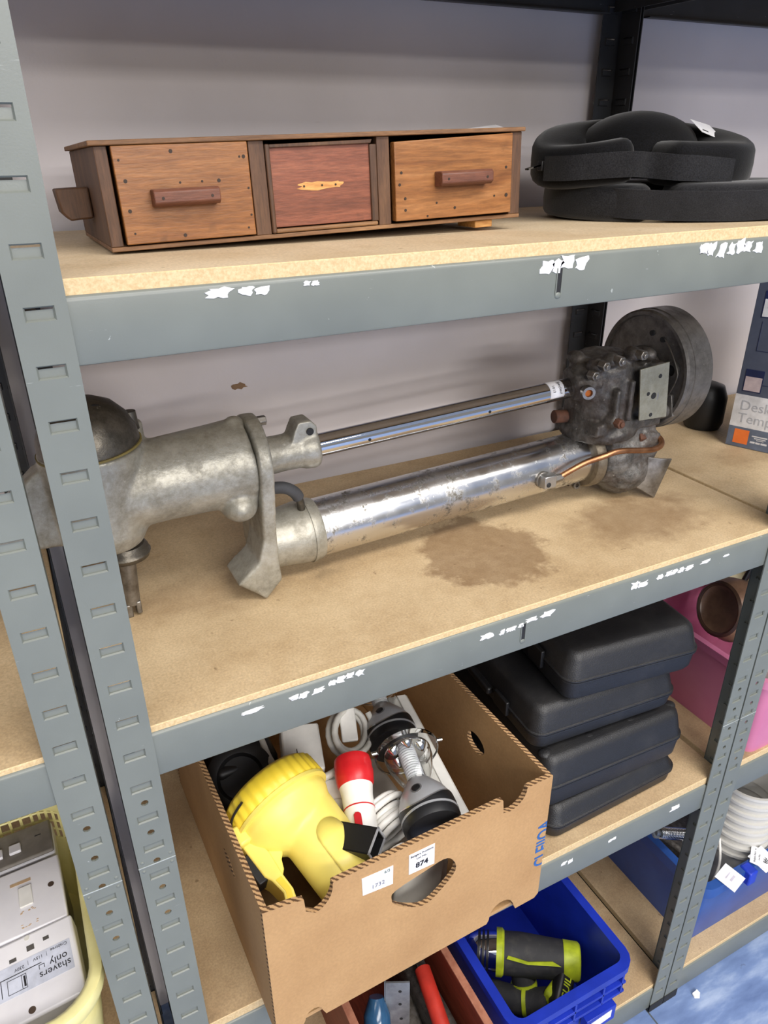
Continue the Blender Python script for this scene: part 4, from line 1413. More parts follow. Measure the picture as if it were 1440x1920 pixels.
MB().tube(curve([(0.190, 0.058, -0.492), (0.200, 0.045, -0.488), (0.218, 0.045, -0.486), (0.230, 0.060, -0.490)], 6), 0.0048, 10).build('cable', M_WHITE, w2, smooth=60)


def coil(name, label, c, r, n, cable, nrm, m_, wob=0.004, seed=1):
    random.seed(seed)
    z = Vector(nrm).normalized()
    x = z.orthogonal().normalized()
    y = z.cross(x)
    path = []
    for k in range(n * 20):
        a = 2 * math.pi * k / 20
        rr = r + wob * math.sin(a * 0.31 + seed)
        path.append(Vector(c) + x * rr * math.cos(a) * 1.25 + y * rr * math.sin(a) + z * (k / 20 - n / 2) * cable * 1.7)
    t = thing(name, Vector(c) - Vector((0, 0, r)), label, 'cable')
    MB().tube(path, cable, 8).build('cable', m_, t, smooth=60)
    return t


co1 = coil('cable_coil', 'white cable coil with a pale strap, at the back below the shelf beam', (0.262, 0.175, -0.468), 0.026, 3, 0.0042, (0.35, -0.55, 0.75), M_WHITE_D, seed=2)
MB().box((0, 0, 0), (0.022, 0.045, 0.008), 0, Matrix.Translation((0.262, 0.180, -0.460)) @ Euler((0.6, 0, -0.3)).to_matrix().to_4x4()).build('strap', M_WHITE, co1, bevel=0.002)
co2 = coil('cable_coil', 'white cable wound on a white plug between the red torch and silver lantern', (0.250, 0.045, -0.500), 0.024, 6, 0.0042, (0.12, -0.95, -0.2), M_WHITE, seed=5)
MB().lathe((0.240, 0.000, -0.500), (0.08, -1, -0.2), [(0, 0.018), (0.02, 0.020), (0.03, 0.016)], 20).build('plug', M_WHITE_D, co2, smooth=40)
pc = thing('trunking', (0.33, 0.03, -0.60), 'long white plastic trunking strip leaning along the box right side', 'trunking')
Mq = Matrix.Translation((0.3420, 0.108, -0.487)) @ Euler((0.02, 0.10, -0.14)).to_matrix().to_4x4()
MB().box((0, 0, 0), (0.030, 0.225, 0.014), 0, Mq).build('channel', M_WHITE_D, pc, bevel=0.0015)
MB().box((0.005, 0, 0.008), (0.014, 0.223, 0.003), 0, Mq).build('lid', M_WHITE, pc, bevel=0.001)
# black square tube
bt = thing('square_tube', (0.20, 0.0, -0.49), 'short black square plastic tube with an open end beside the yellow torch', 'tube')
Mq = frame((0.1900, 0.0060, -0.4600), Vector((0.58, -0.74, 0.26)), Vector((0.70, 0.62, 0.25)))
mb = MB()
for (ya, yb, za, zb) in ((-0.016, 0.016, 0.0095, 0.0115), (-0.016, 0.016, -0.0115, -0.0095), (-0.016, -0.014, -0.0115, 0.0115), (0.014, 0.016, -0.0115, 0.0115)):
    mb.b2((-0.035, ya, za), (0.030, yb, zb), 0, Mq)
mb.build('sleeve', M_BLACK, bt, bevel=0.0006)
mb = MB()
for (ya, yb, za, zb) in ((-0.0165, 0.0165, 0.0095, 0.012), (-0.0165, 0.0165, -0.012, -0.0095), (-0.0165, -0.014, -0.012, 0.012), (0.014, 0.0165, -0.012, 0.012)):
    mb.b2((0.0295, ya, za), (0.031, yb, zb), 0, Mq)
mb.build('rim', M_SILV, bt)
# black appliance in the dark corner behind the yellow torch
ba = thing('black_appliance', (0.10, 0.23, -0.648), 'black round-fronted plastic appliance in the dark corner behind the yellow torch', 'appliance')
MB().box((0.120, 0.235, -0.557), (0.085, 0.11, 0.18)).build('body', M_BLACK, ba, bevel=0.010, seg=4)
MB().lathe((0.108, 0.176, -0.480), (-0.2, -0.6, 0.8), [(0, 0.044), (0.006, 0.044), (0.009, 0.040), (0.009, 0.030), (0.004, 0.026)], 36).build('dial', M_BLACK, ba, smooth=40)
# light panel seen through the hand hole and cream block low in the corner
MB().box((0, 0, 0), (0.075, 0.010, 0.120), 0, Matrix.Translation((0.272, 0.005, -0.585)) @ Euler((-0.15, 0.25, 0.1)).to_matrix().to_4x4()).build('switch_box', M_WHITE_D, None, bevel=0.002)
tag(bpy.data.objects['switch_box'], 'pale flat plastic panel seen through the hand hole of the box', 'panel')
o = MB().box((0, 0, 0), (0.055, 0.040, 0.060), 0, Matrix.Translation((0.135, 0.000, -0.600)) @ Euler((0.2, 0.3, 0.5)).to_matrix().to_4x4()).build('junction_box', mat('cream_plastic', (214, 204, 176), rough=0.5), None, bevel=0.004)
tag(o, 'cream plastic junction block low in the box under the yellow torch', 'junction box')
# filler bulk the upper things rest on
o = MB()
o.box((0, 0, 0), (0.130, 0.200, 0.075), 0, Matrix.Translation((0.255, 0.110, -0.606)) @ Euler((0.03, 0.04, 0.05)).to_matrix().to_4x4())
oo = o.build('extension_block', M_WHITE_D, None, bevel=0.006)
tag(oo, 'wide white extension block under the lanterns in the cardboard box', 'extension lead')

# ------------------------------------------------------------------ black tool cases
M_CASE = m_cast('black_moulded_case', (40, 40, 43), (30, 30, 33), rough=0.55, metal=0.0, dirt=(66, 64, 60), amt=0.35, bump=0.7)
q = N('black_grained_case')
v = q.obj()
dd = q.ramp(q.noise(v, 14, 5, 0.7), [(0.5, bw(0)), (0.75, bw(1))])
q.col(q.mix(q.math('MULTIPLY', dd, 0.3), lin((27, 27, 29)), lin((66, 64, 62))))
q.rough(0.46)
q.bump(q.noise(v, 650, 2), 0.45, 0.0012)
M_CASE = q.m


def rloops(mb, rows, M=None):
    """stack of rounded rectangles (half w, half d, corner r, z)"""
    vs__ = []
    for hx_, hy_, r, z in rows:
        for sx, sy, a0 in ((1, 1, 0), (-1, 1, 90), (-1, -1, 180), (1, -1, 270)):
            for k in range(7):
                a = math.radians(a0 + 15 * k)
                vs__.append((sx * (hx_ - r) + r * math.cos(a), sy * (hy_ - r) + r * math.sin(a), z))
    n = 28
    fs_ = [(j * n + i, j * n + (i + 1) % n, (j + 1) * n + (i + 1) % n, (j + 1) * n + i) for j in range(len(rows) - 1) for i in range(n)]
    fs_ += [tuple(range(n - 1, -1, -1)), tuple((len(rows) - 1) * n + i for i in range(n))]
    return mb.add(vs__, fs_, 0, M)


def tool_case(label, c, rz, w, d, hb, hl, tilt=(0, 0), ridges=False):
    t = thing('tool_case', c, label, 'tool case', rot=(tilt[0], tilt[1], rz), group='black plastic tool cases in the stack')
    x, y = w / 2, d / 2
    rloops(MB(), [(x - 0.016, y - 0.016, 0.014, 0), (x - 0.008, y - 0.008, 0.018, 0.003), (x - 0.004, y - 0.004, 0.020, 0.010), (x - 0.002, y - 0.002, 0.020, hb - 0.003), (x, y, 0.021, hb - 0.002), (x, y, 0.021, hb)]).build('base', M_CASE, t, local=True, smooth=35)
    z = hb + 0.001
    lid = rloops(MB(), [(x - 0.003, y - 0.003, 0.020, z - 0.001), (x, y, 0.021, z), (x, y, 0.021, z + 0.002), (x - 0.002, y - 0.002, 0.020, z + 0.003), (x - 0.008, y - 0.008, 0.017, z + hl - 0.012), (x - 0.010, y - 0.010, 0.016, z + hl - 0.006), (x - 0.014, y - 0.014, 0.014, z + hl - 0.0015), (x - 0.019, y - 0.019, 0.010, z + hl)]).build('lid', M_CASE, t, local=True, smooth=35)
    for yy in (-0.2, 0.2):
        MB().box((-x - 0.001, d * yy, hb), (0.006, 0.035, hb * 0.8)).build('latch', M_BLACK, t, local=True, bevel=0.0015)
    MB().box((-x - 0.004, 0, hb), (0.010, 0.060, 0.012)).build('carry_handle', M_BLACK, t, local=True, bevel=0.003)
    if ridges:
        for k in range(2):
            rloops(MB(), [(x * 0.9, 0.010, 0.008, z + hl - 0.002), (x * 0.88, 0.008, 0.007, z + hl + 0.003)], Matrix.Translation((0, -d * 0.28 + 0.35 * d * k, 0))).build('ridge', M_CASE, lid, local=True, smooth=35)
        for sx in (-0.9, -0.3, 0.3, 0.9):
            MB().ball((x * sx * 0.95, -y * 0.80, z + hl - 0.004), (0.012, 0.010, 0.005), 14, 8).build('boss', M_CASE, lid, local=True)
    return t


tool_case('black plastic tool case, lowest of the stack on the lower shelf', (0.622, 0.165, -0.6575), 0.03, 0.255, 0.29, 0.030, 0.028)
tool_case('dusty black tool case with a ridged lid, third down in the stack', (0.622, 0.168, -0.5975), -0.03, 0.262, 0.29, 0.042, 0.046, ridges=True)
tool_case('black tool case second from the top of the stack', (0.612, 0.180, -0.5020), -0.07, 0.250, 0.28, 0.030, 0.040)
tool_case('black tool case on top of the stack, shifted right', (0.645, 0.160, -0.4285), -0.12, 0.222, 0.26, 0.036, 0.040)
o = tool_case('black case added behind the stack to darken the gap', (0.545, 0.375, -0.6580), 0.0, 0.20, 0.085, 0.14, 0.12)  # added case, its black fills the gap behind the stack with dark

# ------------------------------------------------------------------ blue crate with drills
M_BLUE = mat('royal_blue_plastic', (28, 52, 172), (22, 44, 150), rough=0.38, scale=18)
M_BLUE2 = mat('mid_blue_plastic', (44, 84, 156), (36, 72, 140), rough=0.35, scale=10)
M_LIME = mat('lime_plastic', (182, 196, 40), (150, 164, 32), rough=0.5, scale=50)
M_GRIP = mat('dusty_black_grip', (42, 42, 44), (60, 58, 56), rough=0.7, scale=60, lo=0.5, hi=0.75)


def bin_(t, x0, x1, y0, y1, z0, z1, tap, wall, m_, rim=0.012, rimh=0.016, nm='tub'):
    """open tapered tub with wall thickness and a folded rim"""
    cx, cy = (x0 + x1) / 2, (y0 + y1) / 2
    hx, hy = (x1 - x0) / 2, (y1 - y0) / 2
    rc = 0.018

    def loop(hx_, hy_, z, r):
        o = []
        for sx, sy, a0 in ((1, 1, 0), (-1, 1, 90), (-1, -1, 180), (1, -1, 270)):
            for k in range(5):
                a = math.radians(a0 + 90 * k / 4)
                o.append((cx + sx * (hx_ - r) + r * math.cos(a), cy + sy * (hy_ - r) + r * math.sin(a), z))
        return o
    rows = [loop(hx - tap, hy - tap, z0, rc), loop(hx, hy, z1 - rimh, rc), loop(hx + rim, hy + rim, z1 - rimh, rc + rim), loop(hx + rim, hy + rim, z1, rc + rim), loop(hx - wall, hy - wall, z1, rc - wall * 0.5), loop(hx - tap - wall, hy - tap - wall, z0 + wall, rc - wall * 0.5)]
    n = len(rows[0])
    vs__ = [p for r in rows for p in r]
    fs_ = [(j * n + i, j * n + (i + 1) % n, (j + 1) * n + (i + 1) % n, (j + 1) * n + i) for j in range(len(rows) - 1) for i in range(n)]
    fs_.append(tuple(range(n - 1, -1, -1)))
    fs_.append(tuple((len(rows) - 1) * n + i for i in range(n)))
    return MB().add(vs__, fs_).build(nm, m_, t, smooth=40)


bc = thing('plastic_crate', (0.563, 0.14, -1.199), 'royal blue plastic crate holding lime drills on the bottom shelf', 'crate')
tb = bin_(bc, 0.448, 0.678, -0.018, 0.320, -1.199, -0.998, 0.006, 0.004, M_BLUE)
for k in range(2):
    MB().b2((0.456, -0.0300, -1.040 - 0.024 * k), (0.670, -0.018, -1.034 - 0.024 * k)).build('rib', M_BLUE, bc, bevel=0.001)
for x in (0.50, 0.56, 0.62, 0.662):
    MB().b2((x - 0.002, -0.030, -1.062), (x + 0.002, -0.018, -1.012)).build('rib', M_BLUE, bc, bevel=0.0008)
MB().prism([(0.600, -0.0335, -1.118), (0.645, -0.0335, -1.112), (0.645, -0.0335, -1.092), (0.600, -0.0335, -1.096)], (0, 0.0005, 0)).build('paper_label', M_PAPER, bc, smooth=0)
MB().b2((0.59, -0.0330, -1.125), (0.655, -0.018, -1.085)).build('label_panel', M_BLUE, bc, bevel=0.001)


def drill(label, p0, p1, r, grip_to, batt_to, upn, chrome=True):
    p0, p1 = Vector(p0), Vector(p1)
    a = (p1 - p0).normalized()
    L = (p1 - p0).length
    t = thing('cordless_drill', (p0 + p1) / 2 - Vector((0, 0, r)), label, 'drill')
    if chrome:
        MB().lathe(p0, a, [(-0.050, 0.012), (-0.045, 0.024), (-0.030, 0.030), (0.0, 0.033), (0.01, 0.033)], 28).build('gearbox', M_CHROME, t, smooth=50)
        for k in range(3):
            MB().lathe(p0, a, [(-0.030 + 0.008 * k, 0.026), (-0.030 + 0.008 * k, 0.0335), (-0.026 + 0.008 * k, 0.0335), (-0.026 + 0.008 * k, 0.026)], 28, caps=False).build('vent_ring', M_BLACK, t)
    MB().lathe(p0, a, [(0.004, r * 0.9), (0.004, r * 1.12), (0.014, r * 1.12), (0.018, r)], 28).build('lime_collar', M_LIME, t, smooth=40)
    MB().lathe(p0, a, [(0.014, r), (0.05, r * 1.03), (L - 0.035, r * 0.92), (L - 0.026, r * 0.9)], 28).build('motor_case', M_GRIP, t, smooth=50)
    MB().lathe(p0, a, [(L - 0.030, r * 0.93), (L - 0.004, r * 0.90), (L, r * 0.80)], 28).build('end_cap', M_LIME, t, smooth=50)
    s = a.cross(Vector(upn)).normalized()
    u = s.cross(a).normalized()
    # raised lime flash along the side
    ln = [p0 + a * t_ + u * (r * 0.72) + s * (r * 0.66 + w) for t_, w in ((0.025, -0.003), (0.060, 0.004), (L - 0.05, -0.002), (L - 0.035, 0.006), (L - 0.06, 0.007), (0.06, 0.010), (0.022, 0.004))]
    MB().prism(ln, (u + s).normalized() * 0.003).build('lime_flash', M_LIME, t, bevel=0.0008)
    g0 = p0 + a * (L * 0.30)
    gt = Vector(grip_to)
    MB().tube([g0, g0.lerp(gt, 0.4), g0.lerp(gt, 0.8), gt], [r * 0.62, r * 0.58, r * 0.62, r * 0.75], 16).build('grip', M_GRIP, t, smooth=60)
    m1 = g0.lerp(gt, 0.55)
    d = (gt - g0).normalized()
    MB().lathe(m1, d, [(0, r * 0.55), (0, r * 0.66), (0.008, r * 0.66), (0.008, r * 0.55)], 20, caps=False).build('lime_band', M_LIME, t)
    return t


dr1 = drill('lime and black cordless drill with chrome gearbox lying in the blue crate', (0.520, 0.142, -1.085), (0.644, 0.052, -1.080), 0.036, (0.545, 0.066, -1.150), None, (0, 0, 1))
dr2 = thing('cordless_drill', (0.56, 0.05, -1.19), 'black cordless drill handle with lime battery lettered in yellow, under the chrome drill', 'drill')
MB().tube(curve([(0.492, 0.110, -1.140), (0.515, 0.085, -1.138), (0.548, 0.055, -1.130), (0.570, 0.035, -1.115)], 5), 0.024, 16).build('grip', M_GRIP, dr2, smooth=60)
MB().lathe((0.535, 0.067, -1.133), (0.75, -0.62, 0.2), [(0, 0.018), (0, 0.0252), (0.007, 0.0252), (0.007, 0.018)], 20, caps=False).build('lime_band', M_LIME, dr2)
MB().box((0, 0, 0), (0.040, 0.045, 0.040), 0, Matrix.Translation((0.580, 0.030, -1.108)) @ Euler((0.1, 0.2, 0.4)).to_matrix().to_4x4()).build('battery_clip', M_LIME, dr2, bevel=0.006)
Mb = frame((0.5980, 0.0300, -1.0800), Vector((0.75, 0.62, 0.20)), Vector((-0.5, 0.6, 0.62)))
bb = MB().box((0, 0, -0.012), (0.078, 0.034, 0.024), 0, Mb).build('battery', M_BLACK, dr2, bevel=0.007, seg=3)
text_mb('GUILD', 0.0190, Mb @ Matrix.Translation((0, 0, 0.0003)), depth=0.0002, bold=0.0003).build('lettering', M_LIME, bb, smooth=0)

# ------------------------------------------------------------------ red-brown tool tray
M_RBR = m_wood('red_brown_painted_wood', (104, 42, 26), (128, 54, 34), (146, 70, 46), 'y', 3, 0.5)
M_RBE = mat('worn_pink_edge', (176, 118, 92), (150, 92, 70), rough=0.7, scale=60)
tr = thing('tool_tray', (0.33, 0.16, -1.199), 'red-brown wooden tool tray beside the blue crate on the bottom shelf', 'tray')
for x0, x1 in ((0.405, 0.417), (0.215, 0.227)):
    MB().b2((x0, -0.02, -1.199), (x1, 0.34, -1.006)).build('side_board', M_RBR, tr, bevel=0.001)
    MB().b2((x0 - 0.0005, -0.02, -1.006), (x1 + 0.0005, 0.34, -1.002)).build('edge_strip', M_RBE, tr, bevel=0.001)
MB().b2((0.227, 0.328, -1.199), (0.405, 0.34, -1.01)).build('end_board', M_RBR, tr)
MB().b2((0.227, -0.02, -1.199), (0.405, 0.328, -1.190)).build('bottom_board', M_RBR, tr)
sw = thing('hand_saw', (0.35, 0.08, -1.18), 'dark steel tool with a long red handle in the tool tray', 'tool')
MB().tube(curve([(0.372, 0.150, -1.04), (0.362, 0.09, -1.045), (0.352, 0.020, -1.060)], 5), 0.014, 14).build('handle', mat('red_rubber', (190, 50, 36), (168, 42, 30), rough=0.5), sw, smooth=60)
MB().box((0, 0, 0), (0.016, 0.14, 0.004), 0, Matrix.Translation((0.383, 0.225, -1.046)) @ Euler((0, 0, -0.12)).to_matrix().to_4x4()).build('blade', M_IRON, sw)
MB().box((0, 0, 0), (0.040, 0.24, 0.12), 0, Matrix.Translation((0.37, 0.14, -1.126))).build('stock', M_IRON, sw, bevel=0.01)
br_ = thing('metal_bracket', (0.31, 0.12, -1.19), 'galvanised angle bracket with punched holes standing in the tool tray', 'bracket')
Mq = Matrix.Translation((0.302, 0.110, -1.080)) @ Euler((-0.10, 0.0, -0.45)).to_matrix().to_4x4()
M_GALV = mat('galvanised_steel', (168, 172, 174), (138, 142, 146), rough=0.4, metal=0.7, scale=50)
MB().box((0, 0, 0), (0.040, 0.003, 0.20), 0, Mq).box((-0.0205, 0.006, 0), (0.003, 0.012, 0.20), 0, Mq).build('plate', M_GALV, br_)
for x, z in ((0.004, 0.05), (0.006, 0.015), (0.010, -0.008), (0.004, 0.08)):
    MB().cyl(Mq @ Vector((x, -0.0020, z)), Mq @ Vector((x, -0.0010, z)), 0.0028, n=10).build('hole', M_HOLE, br_)
bl = thing('blue_handled_tool', (0.27, 0.10, -1.19), 'tool with a glossy dark blue tapered handle in the tool tray', 'tool')
MB().tube([(0.275, 0.135, -1.02), (0.268, 0.12, -1.04), (0.262, 0.105, -1.06), (0.258, 0.09, -1.10), (0.256, 0.085, -1.188)], [0.012, 0.022, 0.023, 0.017, 0.014], 18).build('handle', mat('glossy_blue', (44, 84, 118), (36, 70, 102), rough=0.15), bl, smooth=60)
rd = MB().prism([(0.282, 0.050, -1.075), (0.318, 0.052, -1.055), (0.338, 0.040, -1.07), (0.318, 0.015, -1.12), (0.286, 0.02, -1.12)], (0.004, 0.008, -0.07)).build('red_clamp', M_RED, None, bevel=0.001)
tag(rd, 'small red plastic clamp at the foot of the galvanised bracket', 'clamp')
gp_ = MB().box((0, 0, 0), (0.030, 0.14, 0.08), 0, Matrix.Translation((0.332, 0.115, -1.146)) @ Euler((0.15, 0.05, -0.1)).to_matrix().to_4x4()).build('steel_plane', M_STEEL, None, bevel=0.004)
tag(gp_, 'dull steel block plane beside the red handled tool', 'plane')

# ------------------------------------------------------------------ right bay: fan box, pink tubs, pot, blue bin
M_FBX = mat('slate_printed_card', (74, 80, 96), (66, 72, 88), rough=0.4)
M_FB2 = mat('slate_blue_printed_card', (96, 106, 124), rough=0.4)
M_FW = mat('white_printed_card', (214, 214, 216), rough=0.45)
M_NAVY = mat('navy_print', (22, 34, 74), rough=0.45)
M_ORG = mat('orange_print', (226, 118, 52), (214, 106, 44), rough=0.5)
M_LGR = mat('grey_print', (172, 174, 180), rough=0.5)
FB = frame((0.9990, 0.2470, -0.2075), Vector((0.385, -0.923, 0)), (0, 0, 1))
fb = thing('fan_box', FB.translation, 'slate grey printed desk fan carton at the right end of the middle shelf', 'carton')


def fbq(name, x0, x1, z0, z1, m_, d=0.0004, par=None):
    return MB().b2((x0, z0, -0.0002), (x1, z1, d), 0, FB).build(name, m_, par or fb, smooth=0)


MB().b2((0, 0, -0.14), (0.24, 0.300, 0), 0, FB).build('carton', [M_FBX], fb, bevel=0.0008)
fbq('printed_band', 0.0, 0.24, 0.0, 0.034, M_FB2)
fbq('printed_band', 0.0, 0.24, 0.034, 0.088, M_FW)
fbq('orange_badge', 0.010, 0.033, 0.006, 0.030, M_ORG, 0.0007)
mb = text_mb('Desk', 0.0230, FB @ Matrix.Translation((0.010, 0.070, 0.0006)), align='LEFT', depth=0.0001)
text_mb('Temperature', 0.0230, FB @ Matrix.Translation((0.010, 0.049, 0.0006)), align='LEFT', depth=0.0001, mb=mb)
mb.build('lettering', M_LGR, fb, smooth=0)
text_mb('Fan', 0.0230, FB @ Matrix.Translation((0.064, 0.070, 0.0006)), align='LEFT', depth=0.0001).build('lettering', M_INK, fb, smooth=0)
for x0, x1, z0, z1 in ((0.038, 0.062, 0.0215, 0.0235), (0.042, 0.060, 0.0185, 0.0200), (0.046, 0.057, 0.0160, 0.0172), (0.037, 0.0445, 0.0105, 0.0135), (0.0455, 0.0525, 0.0105, 0.0135), (0.0535, 0.0630, 0.0105, 0.0135)):
    fbq('small_print', x0, x1, z0, z1, M_FW, 0.0006)
fbq('picture_frame', 0.008, 0.036, 0.094, 0.130, M_NAVY, 0.0006)
fbq('picture', 0.0095, 0.0345, 0.0955, 0.1185, mat('pinkish_picture', (186, 170, 172), rough=0.5), 0.0009)
fbq('rule_line', 0.036, 0.12, 0.107, 0.1077, M_NAVY, 0.0006)
fbq('picture_frame', 0.012, 0.060, 0.212, 0.252, M_NAVY, 0.0006)
fbq('picture', 0.0135, 0.0585, 0.2135, 0.2400, M_FW, 0.0009)
mb = MB()
for k in range(3):
    a = 2.1 * k + 0.6
    mb.prism([FB @ Vector((0.030 + 0.010 * (math.cos(a) * u_ - math.sin(a) * w), 0.226 + 0.010 * (math.sin(a) * u_ + math.cos(a) * w), 0.0011)) for u_, w in ((0, 0), (0.5, 0.45), (1.0, 0.35), (1.1, 0), (0.9, -0.3), (0.4, -0.2))], FB.to_3x3() @ Vector((0, 0, 0.0002)))
mb.build('fan_icon', M_INK, fb, smooth=0)
fbq('rule_line', 0.016, 0.0166, 0.160, 0.206, M_NAVY, 0.0006)
fbq('rule_line', 0.016, 0.11, 0.160, 0.1606, M_NAVY, 0.0006)
o = MB().lathe((1.035, 0.330, -0.2075), (0, 0, 1), [(0, 0.030), (0.01, 0.034), (0.055, 0.034), (0.075, 0.026), (0.08, 0.012)], 28).build('black_pot', M_BLACK, None, smooth=50)
tag(o, 'small black rounded pot half hidden behind the desk fan carton', 'pot')

q = N('pink_translucent_plastic')
q.col(q.ramp(q.noise(q.obj(), 8, 3), [(0.3, lin((224, 140, 176))), (0.7, lin((212, 122, 160)))]))
q.rough(0.35)
q.b.inputs['Transmission Weight'].default_value = 0.25
M_PINK = q.m
pk = thing('storage_tub', (1.00, 0.12, -0.658), 'pink translucent storage tub on the lower shelf behind the right posts', 'tub')
bin_(pk, 0.8935, 1.14, 0.004, 0.260, -0.658, -0.500, 0.006, 0.003, M_PINK, rim=0.008, rimh=0.014)
pk2 = thing('storage_tub', (1.02, 0.36, -0.658), 'second pink tub standing at the back below the middle shelf', 'tub')
bin_(pk2, 0.885, 1.16, 0.290, 0.420, -0.658, -0.400, 0.006, 0.003, M_PINK, rim=0.006, rimh=0.014)
pot = thing('brown_pot', (0.93, 0.13, -0.51), 'brown round earthenware pot on its side in the pink tub', 'pot')
pa = Vector((-1.10, 0.16, 0.30)).normalized()
pc_ = Vector((0.955, 0.135, -0.462))
MB().lathe(pc_ - pa * 0.055, pa, [(0.004, 0.0), (0.004, 0.020), (0.012, 0.036), (0.035, 0.052), (0.060, 0.055), (0.080, 0.047), (0.086, 0.044), (0.086, 0.041), (0.080, 0.040), (0.076, 0.030), (0.074, 0.0)], 36, caps=False).build('bowl', mat('brown_glaze', (134, 104, 84), (104, 78, 62), rough=0.35, scale=30), pot, smooth=60)
MB().lathe(pc_ - pa * 0.055, pa, [(0.0845, 0.0395), (0.088, 0.0435), (0.0845, 0.0475)], 36, caps=False).build('rim', mat('dark_glaze', (70, 50, 40), rough=0.35), pot, smooth=60)
o = MB().box((0, 0, 0), (0.10, 0.09, 0.05), 0, Matrix.Translation((0.99, 0.075, -0.525)) @ Euler((0.3, 0.1, 0.3)).to_matrix().to_4x4()).build('plastic_bag', M_WHITE, None, bevel=0.012, seg=3)
tag(o, 'crumpled white plastic bag under the brown pot in the pink tub', 'bag')
o = thing('black_cable', (1.03, 0.2, -0.50), 'tangle of black cables beside the brown pot', 'cable')
for k in range(4):
    random.seed(90 + k)
    MB().tube(curve([(1.00 + random.uniform(-.02, .06), 0.14 + 0.02 * k, -0.50), (1.02 + 0.02 * k, 0.17 + random.uniform(-.03, .03), -0.41 + 0.02 * k), (1.07, 0.20, -0.38 + random.uniform(-.02, .02)), (1.11, 0.18 + 0.02 * k, -0.44), (1.10, 0.15, -0.51)], 6), 0.004, 8).build('cable', M_BLACK, o, smooth=60)
o = MB().lathe((1.10, 0.26, -0.50), (-0.3, -0.5, 0.6), [(0, 0.02), (0.005, 0.05), (0.05, 0.062), (0.06, 0.06), (0.055, 0.052), (0.01, 0.03)], 28).build('grey_dish', mat('beige_dish', (190, 180, 150), rough=0.5), None, smooth=50)
tag(o, 'pale dish at the top of the pile behind the right post', 'dish')

bb_ = thing('storage_bin', (1.04, 0.12, -1.199), 'mid blue plastic storage bin on the bottom shelf behind the right posts', 'bin')
bin_(bb_, 0.905, 1.30, 0.020, 0.340, -1.199, -1.000, 0.018, 0.004, M_BLUE2, rim=0.012, rimh=0.026)
MB().b2((1.000, -0.004, -1.030), (1.022, 0.022, -0.997)).build('clip', mat('bright_blue_plastic', (30, 60, 190), rough=0.4), bb_, bevel=0.003)
for i, (px_, py_, rz_) in enumerate(((0.962, 0.012, 0.25), (1.052, 0.010, 0.1), (1.050, 0.013, 0.6))):
    Mt = Matrix.Translation((px_, py_, -0.9985 + 0.0006 * i)) @ Euler((0.12, 0, rz_)).to_matrix().to_4x4()
    o = MB().b2((-0.022, -0.020, 0), (0.022, 0.020, 0.0004), 0, Mt).build('paper_ticket', M_PAPER, bb_, smooth=0)
    if i == 0:
        mb = MB().b2((-0.008, 0.004, 0.0004), (0.010, 0.006, 0.0006), 0, Mt).b2((-0.006, -0.006, 0.0004), (0.010, -0.002, 0.0006), 0, Mt)
        mb.build('faded_writing', mat('faded_lilac_ink', (214, 208, 222), rough=0.7), o, smooth=0)
    if i == 2:
        mb = text_mb('Badgers Auctions', 0.0048, Mt @ Matrix.Translation((0, 0.012, 0.0005)), depth=0.0001)
        text_mb('Lot No.', 0.0048, Mt @ Matrix.Translation((0, 0.004, 0.0005)), depth=0.0001, mb=mb)
        text_mb('864', 0.0110, Mt @ Matrix.Translation((0, -0.008, 0.0005)), depth=0.0001, mb=mb, bold=0.0002)
        mb.build('printing', M_INK, o, smooth=0)
q = N('cloudy_white_plastic')
q.col(lin((218, 216, 210)))
q.rough(0.3)
q.b.inputs['Transmission Weight'].default_value = 0.2
M_CLOUD = q.m
tubs_axis = Vector((0.05, 0.03, 1)).normalized()
for k in range(8):
    c = Vector((1.068, 0.085, -1.190)) + tubs_axis * (0.110 + 0.0215 * k)
    o = MB().lathe(c, tubs_axis, [(0, 0.052), (0.050, 0.0585), (0.050, 0.0625), (0.056, 0.0625), (0.056, 0.0565), (0.006, 0.050)], 36, caps=False).add([], [])
    oo = o.build('plastic_pot', M_CLOUD, None, smooth=40)
    nth = ('topmost', 'second', 'third', 'fourth', 'fifth', 'sixth', 'seventh', 'eighth')[7 - k]
    tag(oo, 'cloudy white plastic pot, ' + nth + ' from the top of the nested stack' if k < 7 else 'cloudy white plastic pot topmost of the nested stack in the blue bin', 'pot', 'nested white pots in the blue bin')
o = MB().lathe((1.066, 0.084, -1.198 + 0.010), tubs_axis, [(0, 0.045), (0.12, 0.050)], 30).build('jar', M_CLOUD, None, smooth=40)
tag(o, 'plastic jar that carries the stack of white pots in the bin', 'jar')
sp = thing('steel_spring', (0.90, 0.11, -0.98), 'bright steel coil spring lying over the edge of the blue bin', 'spring')
path = []
s0, s1 = Vector((0.860, 0.108, -0.922)), Vector((0.950, 0.098, -0.968))
sa = (s1 - s0).normalized()
sx_ = sa.orthogonal().normalized()
sy_ = sa.cross(sx_)
for k in range(22 * 10):
    w = 2 * math.pi * k / 10
    path.append(s0 + (s1 - s0) * (k / 220) + (sx_ * math.cos(w) + sy_ * math.sin(w)) * 0.0100)
MB().tube(path, 0.0017, 6).build('coil', M_CHROME, sp, smooth=60)
MB().cyl(s0 - sa * 0.012, s1, 0.0078, n=14).build('rod', M_GALV, sp)
MB().ring(s0 - sa * 0.010 + sx_ * 0.0, s0 - sa * 0.010 + sy_ * 0.004, 0.011, 0.006, 18).build('eye', M_GALV, sp)
o = MB().tube(curve([(0.93, 0.10, -0.975), (0.915, 0.07, -1.0), (0.925, 0.05, -1.035), (0.96, 0.045, -1.06), (1.0, 0.06, -1.04), (1.01, 0.08, -0.99)], 8), 0.0028, 8).build('white_wire', M_WHITE, None, smooth=60)
